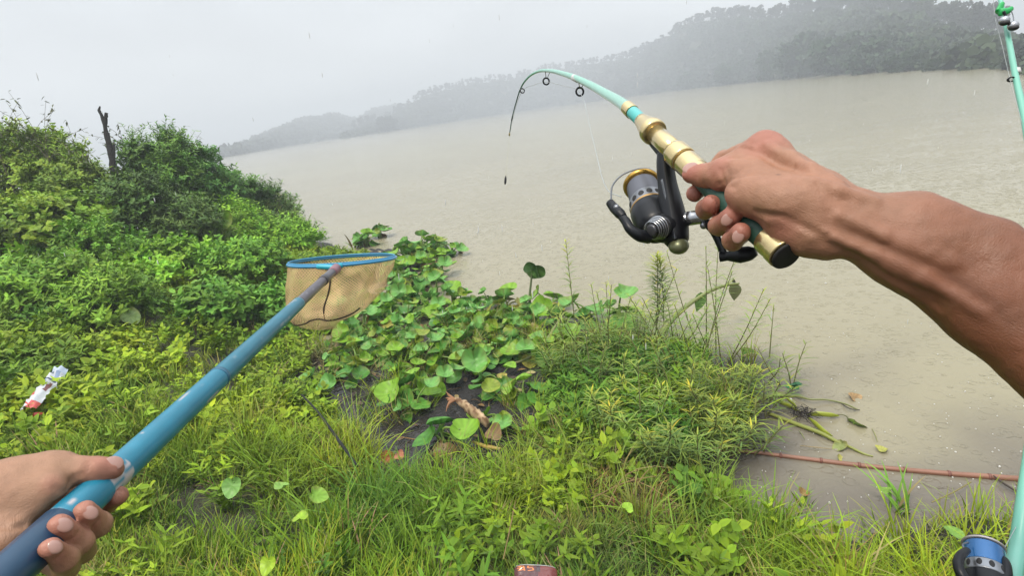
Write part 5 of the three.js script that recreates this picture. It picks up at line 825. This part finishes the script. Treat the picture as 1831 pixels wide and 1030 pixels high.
  // beige stalk on the mud
  {
    const y = 0.075, b = onPlane(815, 715, y), e = onPlane(872, 757, y + 0.03), t = group('dead_stalk', 'beige dead woody stalk lying on the dark mud', 'driftwood', null, b), w = (p) => toPx(p)[2] / F;
    part('stalk', tube([b, onPlane(835, 728, y + 0.02), onPlane(855, 744, y + 0.03), e], [5 * w(b), 11 * w(b), 12 * w(b), 9 * w(b)], 30, 9, { wob: 0.35, flat: 0.5, color: (s, a, l) => { const n = fbm(l * 14, Math.cos(a) * 7, Math.sin(a) * 7), dkk = sstep(0.15, 0.35, noise(l * 26, Math.cos(a) * 9, Math.sin(a) * 9)); return [mix(0.66 + 0.3 * n, 0.25, dkk), mix(0.46 + 0.25 * n, 0.13, dkk), mix(0.26 + 0.18 * n, 0.06, dkk)]; } }), std([1, 1, 1], 0.75, { vertexColors: true }), t);
    for (let i = 0; i < 7; i++) part('splinter', tube([b.clone(), onPlane(806 - 6 * R(), 706 + i * 3, y + 0.02), onPlane(796 + 8 * R(), 700 + i * 6, y - 0.01)], [0.010, 0.007, 0.002], 8, 6), std([0.42, 0.20, 0.09], 0.7), t);
    const t2 = group('dead_stalk', 'short yellow brown stalk on the mud below the beige one', 'driftwood', null, onPlane(895, 802, 0.05));
    part('stalk', tube([onPlane(845, 790, 0.03), onPlane(868, 798, 0.05), onPlane(895, 803, 0.06)], [0.006, 0.014, 0.010], 12, 8, { wob: 0.2 }), std([0.52, 0.36, 0.08], 0.6), t2);
    const lf = mesh('husk', roundLeaf(140, 0.055, 0.7, 0.3, 0.2, 0.004, 0.2, [0.26, 0.17, 0.08], [0.2, 0.14, 0.06]), LEAF, t2); lf.position.copy(onPlane(880, 782, 0.09).sub(onPlane(895, 802, 0.05))); lf.rotation.set(0.8, 1, 0.3);
    const t3 = group('dead_stalk', 'long curving pale stem arching over brown mud at the water edge', 'driftwood', null, onPlane(905, 652, 0.04)); part('stem', tube([onPlane(900, 655, 0.05), onPlane(945, 640, 0.07), onPlane(972, 615, 0.10), onPlane(990, 588, 0.16), onPlane(1008, 560, 0.2)], [0.010, 0.012, 0.011, 0.009], 24, 8), std([0.26, 0.27, 0.09], 0.55), t3);
  }
  // dead leaves
  [[690, 832, 12, [0.48, 0.17, 0.06], 'orange dead leaf at the near left edge of the mud'], [716, 836, 10, [0.55, 0.22, 0.14], 'reddish dead leaf beside the orange one'], [582, 712, 9, [0.40, 0.17, 0.05], 'rusty leaf left of the mud behind the black hose'], [735, 685, 9, [0.55, 0.40, 0.18], 'pale tan leaf on the mud'], [668, 575, 14, [0.48, 0.24, 0.06], 'orange brown leaf under the net bag'], [685, 590, 10, [0.50, 0.36, 0.12], 'tan leaf right of the orange one under the net'], [735, 512, 9, [0.42, 0.22, 0.07], 'brown leaf behind the net among hyacinths'], [551, 960, 8, [0.42, 0.28, 0.16], 'small tan leaf in the near grass'], [960, 653, 9, [0.40, 0.42, 0.06], 'yellow green leaf on the brown mud'], [908, 590, 11, [0.60, 0.52, 0.24], 'pale husk under the swollen stems'], [895, 688, 8, [0.50, 0.44, 0.12], 'yellowish leaf behind the beige stalk'], [1440, 905, 9, [0.30, 0.18, 0.06], 'brown leaf at the corner of the bank']].forEach(([x, y, r, c, label], i) => {
    const b = onGround(x, y), u = toPx(b)[2] / F; b.y += 0.05; const t = group('dead_leaf', label, 'dead leaf', 'dead leaves', b); const m = mesh('blade', roundLeaf(150 + i, r * u, 0.9, 0.5, 0.1, 0.003, 0.1, c, c), LEAF, t); m.rotation.set(0.5 + rv(R, 0.3), i * 1.3, rv(R, 0.4));
  });
  // black hose
  { const q = [[540, 706, 0.18], [565, 732, 0.22], [590, 765, 0.2], [615, 800, 0.12], [640, 834, 0.02]].map(([x, y, h]) => { const g = onGround(x, y + 14); const p = at(x, y, toPx(g)[2] * 0.9 - 0.05); return p; }), t = group('hose', 'thin black bent stick leaning in the grass left of the mud', 'stick', null, q[4]); part('stem', tube(q, [0.006, 0.0075, 0.009, 0.009, 0.006], 30, 8, { wob: 0.12 }), std([0.006, 0.009, 0.006], 0.85), t); t.name = numbered('black_stick'); }
  // fallen bamboo straw bits in the grass near the bottom: dry stems
  [[[1085, 905], [1118, 850], [1150, 838]], [[1115, 852], [1160, 870], [1215, 905]], [[1125, 895], [1150, 850], [1165, 835]], [[1060, 890], [1120, 862], [1190, 848]], [[900, 1000], [915, 930], [925, 880]]].forEach((pts, i) => { const q = pts.map(([x, y], k) => { const g = onGround(x, y + 8); return at(x, y, toPx(g)[2] - 0.17); }), t = group('dry_stem', ['leftmost', 'rightmost', 'steepest', 'flattest', 'lowest, standing alone'][i] + ' of the dry tan stems in the near grass', 'dry grass stem', 'dry stems in the grass', q[0]); part('stem', tube(q, [0.0022, 0.003, 0.0018], 12, 5), std([0.42, 0.27, 0.11], 0.7), t); });
  // wrapper on the slope
  {
    const a = onGround(70, 776), b = onGround(130, 712), mid = a.clone().lerp(b, 0.5), L = a.distanceTo(b), dir = b.clone().sub(a).normalize(), side = V().crossVectors(dir, V(0, 1, 0)).normalize().multiplyScalar(-1), W = L * 0.21, P = [], I = [], U = [];
    const t = group('wrapper', 'crumpled white and red plastic wrapper on the grass at the left', 'litter', null, mid);
    const cv = document.createElement('canvas'); cv.width = 256; cv.height = 128; const x = cv.getContext('2d');
    x.fillStyle = '#dfe2e8'; x.fillRect(0, 0, 256, 128); x.fillStyle = '#d8432f'; x.fillRect(0, 0, 30, 128); x.fillRect(30, 92, 130, 36); x.fillStyle = '#e2e6ee'; x.fillRect(0, 70, 24, 58); x.fillStyle = '#8fa3c4'; x.fillRect(176, 20, 52, 26); x.fillRect(150, 60, 26, 40); x.fillStyle = '#39485f'; x.fillRect(160, 16, 14, 74); x.fillRect(204, 56, 20, 34); x.fillStyle = '#c4d2e6'; x.fillRect(228, 0, 28, 128); x.fillStyle = '#7d2f2a'; x.fillRect(92, 22, 60, 18);
    const tx = new THREE.CanvasTexture(cv); tx.colorSpace = THREE.SRGBColorSpace;
    for (let i = 0; i <= 28; i++) for (let j = 0; j <= 10; j++) { const s = i / 28, r = j / 10 - 0.5, w = W * (1 - 0.35 * Math.abs(s - 0.45)) * (1 + 0.12 * noise(i * 0.9, 3)), h = 0.16 + 0.05 * Math.cos(r * 3) + 0.02 * noise(i * 0.5, j * 0.7, 2) + 0.05 * s; const p = a.clone().addScaledVector(dir, s * L).addScaledVector(side, r * w); p.y = mix(a.y, b.y, s) + h; P.push(p.x, p.y, p.z); U.push(s, 1 - j / 10); if (i < 28 && j < 10) { const k = i * 11 + j; I.push(k, k + 11, k + 1, k + 1, k + 11, k + 12); } }
    part('film', geoFrom(P, I, U), std([1, 1, 1], 0.28, { map: tx, clearcoat: 0.5 }), t);
    part('torn_end', tube([a.clone().add(V(0, 0.10, 0)), a.clone().addScaledVector(dir, -0.02).addScaledVector(side, -W * 0.35).add(V(0, 0.14, 0)), a.clone().addScaledVector(side, -W * 0.55).addScaledVector(dir, 0.03).add(V(0, 0.12, 0))], [0.004, 0.018, 0.006], 8, 8, { flat: 0.3 }), std([0.62, 0.06, 0.03], 0.35), t);
  }
  // bait packet at the bottom edge
  {
    const b = at(958, 1044, 1.80); const g = onGround(958, 1044); const d = Math.min(1.8, toPx(g)[2] - 0.06), c0 = at(958, 1050, d), rx = at(997, 1052, d).sub(at(919, 1048, d)), ry = at(958, 1011, d + 0.05).sub(at(958, 1050, d)), t = group('packet', 'dark red packet with orange print and silver rim at the bottom edge', 'packet', null, V(c0.x, height(c0.x, c0.z), c0.z));
    const cv = document.createElement('canvas'); cv.width = 256; cv.height = 256; const x = cv.getContext('2d');
    x.fillStyle = '#571109'; x.fillRect(0, 0, 256, 256); x.fillStyle = '#b9b4b0'; x.fillRect(0, 0, 256, 20); x.fillStyle = '#7c2414'; x.fillRect(140, 20, 116, 236); x.fillStyle = '#3a0505'; x.fillRect(128, 20, 24, 80);
    x.strokeStyle = '#f08a2c'; x.lineWidth = 9; x.beginPath(); for (const s of [[16, 36, 56, 36], [36, 30, 30, 90], [14, 58, 60, 56], [20, 84, 56, 80], [52, 40, 60, 92], [74, 36, 112, 32], [80, 36, 78, 60], [78, 58, 108, 58], [108, 58, 112, 84], [112, 84, 78, 92]]) { x.moveTo(s[0], s[1]); x.lineTo(s[2], s[3]); } x.stroke();
    const tx = new THREE.CanvasTexture(cv); tx.colorSpace = THREE.SRGBColorSpace; const P = [], I = [], U = [], nrm = V().crossVectors(rx, ry).normalize();
    for (const sgn of [1, -1]) { const k0 = P.length / 3; for (let i = 0; i <= 20; i++) for (let j = 0; j <= 20; j++) { const u = i / 20, v = j / 20, e = Math.min(1, Math.min(u, 1 - u, v, 1 - v) * 6), cr = v > 0.85 ? 1 - (0.09 * ((v - 0.85) / 0.15) ** 2) : 1, p = c0.clone().addScaledVector(rx, (u - 0.5) * cr).addScaledVector(ry, v).addScaledVector(nrm, sgn * (0.002 + 0.016 * Math.sqrt(e) + 0.002 * noise(i * 0.6, j * 0.6))); p.addScaledVector(ry, -0.10 * Math.pow(Math.abs(u - 0.5) * 2, 4) * v); P.push(p.x, p.y, p.z); U.push(u, v); if (i < 20 && j < 20) { const k = k0 + i * 21 + j; I.push(k, k + 21, k + 1, k + 1, k + 21, k + 22); } } }
    part('pouch', geoFrom(P, I, U), std([1, 1, 1], 0.25, { map: tx, clearcoat: 0.6 }), t);
    const rim = []; for (let i = 0; i <= 20; i++) { const u = i / 20; rim.push(c0.clone().addScaledVector(rx, (u - 0.5) * 0.91).addScaledVector(ry, 1 - 0.10 * Math.pow(Math.abs(u - 0.5) * 2, 4))); } part('seam', tube(rim, 0.0026, 40, 7), std([0.6, 0.6, 0.6], 0.3, { metalness: 0.5 }), t);
  }
  // yellow flower head among the far bushes
  { const p = at(409, 315, 9.9), t = group('flower', 'yellow flower head in the dark bushes near the far end of the lake', 'flower', null, V(p.x, height(p.x, p.z), p.z)), f = new Foliage(); for (let i = 0; i < 26; i++) f.leaf(p.clone().add(V(rv(R, 0.05), rv(R, 0.04), rv(R, 0.05))), V(rv(R, 1), rv(R, 1), rv(R, 1)).normalize(), V(0, 1, 0.2).normalize(), 0.09, 0.05, [0.62, 0.44, 0.01], 0.2); part('petals', f.build(), LEAF, t).userData.kind = 'stuff'; part('stem', tube([V(p.x, height(p.x, p.z), p.z), p], 0.008, 4, 6), std([0.1, 0.16, 0.03], 0.7), t); }
  // drops bouncing off the lake, bubbles on it, and rain in the air
  const sp = new THREE.SphereGeometry(1, 8, 6), bub = [], R2 = rng(955);
  for (let i = 0; i < 950; i++) { const x = 420 + R2() * 1420, y = 190 + Math.pow(R2(), 0.9) * 740, p = onPlane(x, y, 0); if (Math.hypot(p.x, p.z) > 22 || shoreDist(p.x, p.z) > -0.12 || polyDist(matPx, p.x, p.z) > -0.1) continue; const s = (0.0024 + 0.006 * R2() * R2() * R2()) * (1 + Math.hypot(p.x, p.z) * 0.05); bub.push({ p: V(p.x, s * 0.4, p.z), s: V(s, s * (0.7 + R2()), s) }); }
  const bg = instanced('splash_drops', sp, std([0.78, 0.76, 0.70], 0.25), bub); info(bg, 'white specks of rain splashing on the lake', 'splashes', null, 'stuff');
  const drops = []; for (let i = 0; i < 150; i++) { const p = at(R2() * 1831, R2() * 620, 1.2 + 7 * R2()); if (p.y < 0.4) continue; drops.push({ p, s: V(0.0013, 0.006 + 0.008 * R2(), 0.0013), q: new THREE.Quaternion().setFromUnitVectors(up, V(0.06, 1, 0).normalize()) }); }
  const dg = instanced('rain', sp, std([1, 1, 1], 0.2), drops); info(dg, 'falling raindrops', 'rain', null, 'stuff');
}

scene.traverse((o) => { if (o.isMesh) { o.castShadow = true; o.receiveShadow = true; } });
renderer.render(scene, camera);
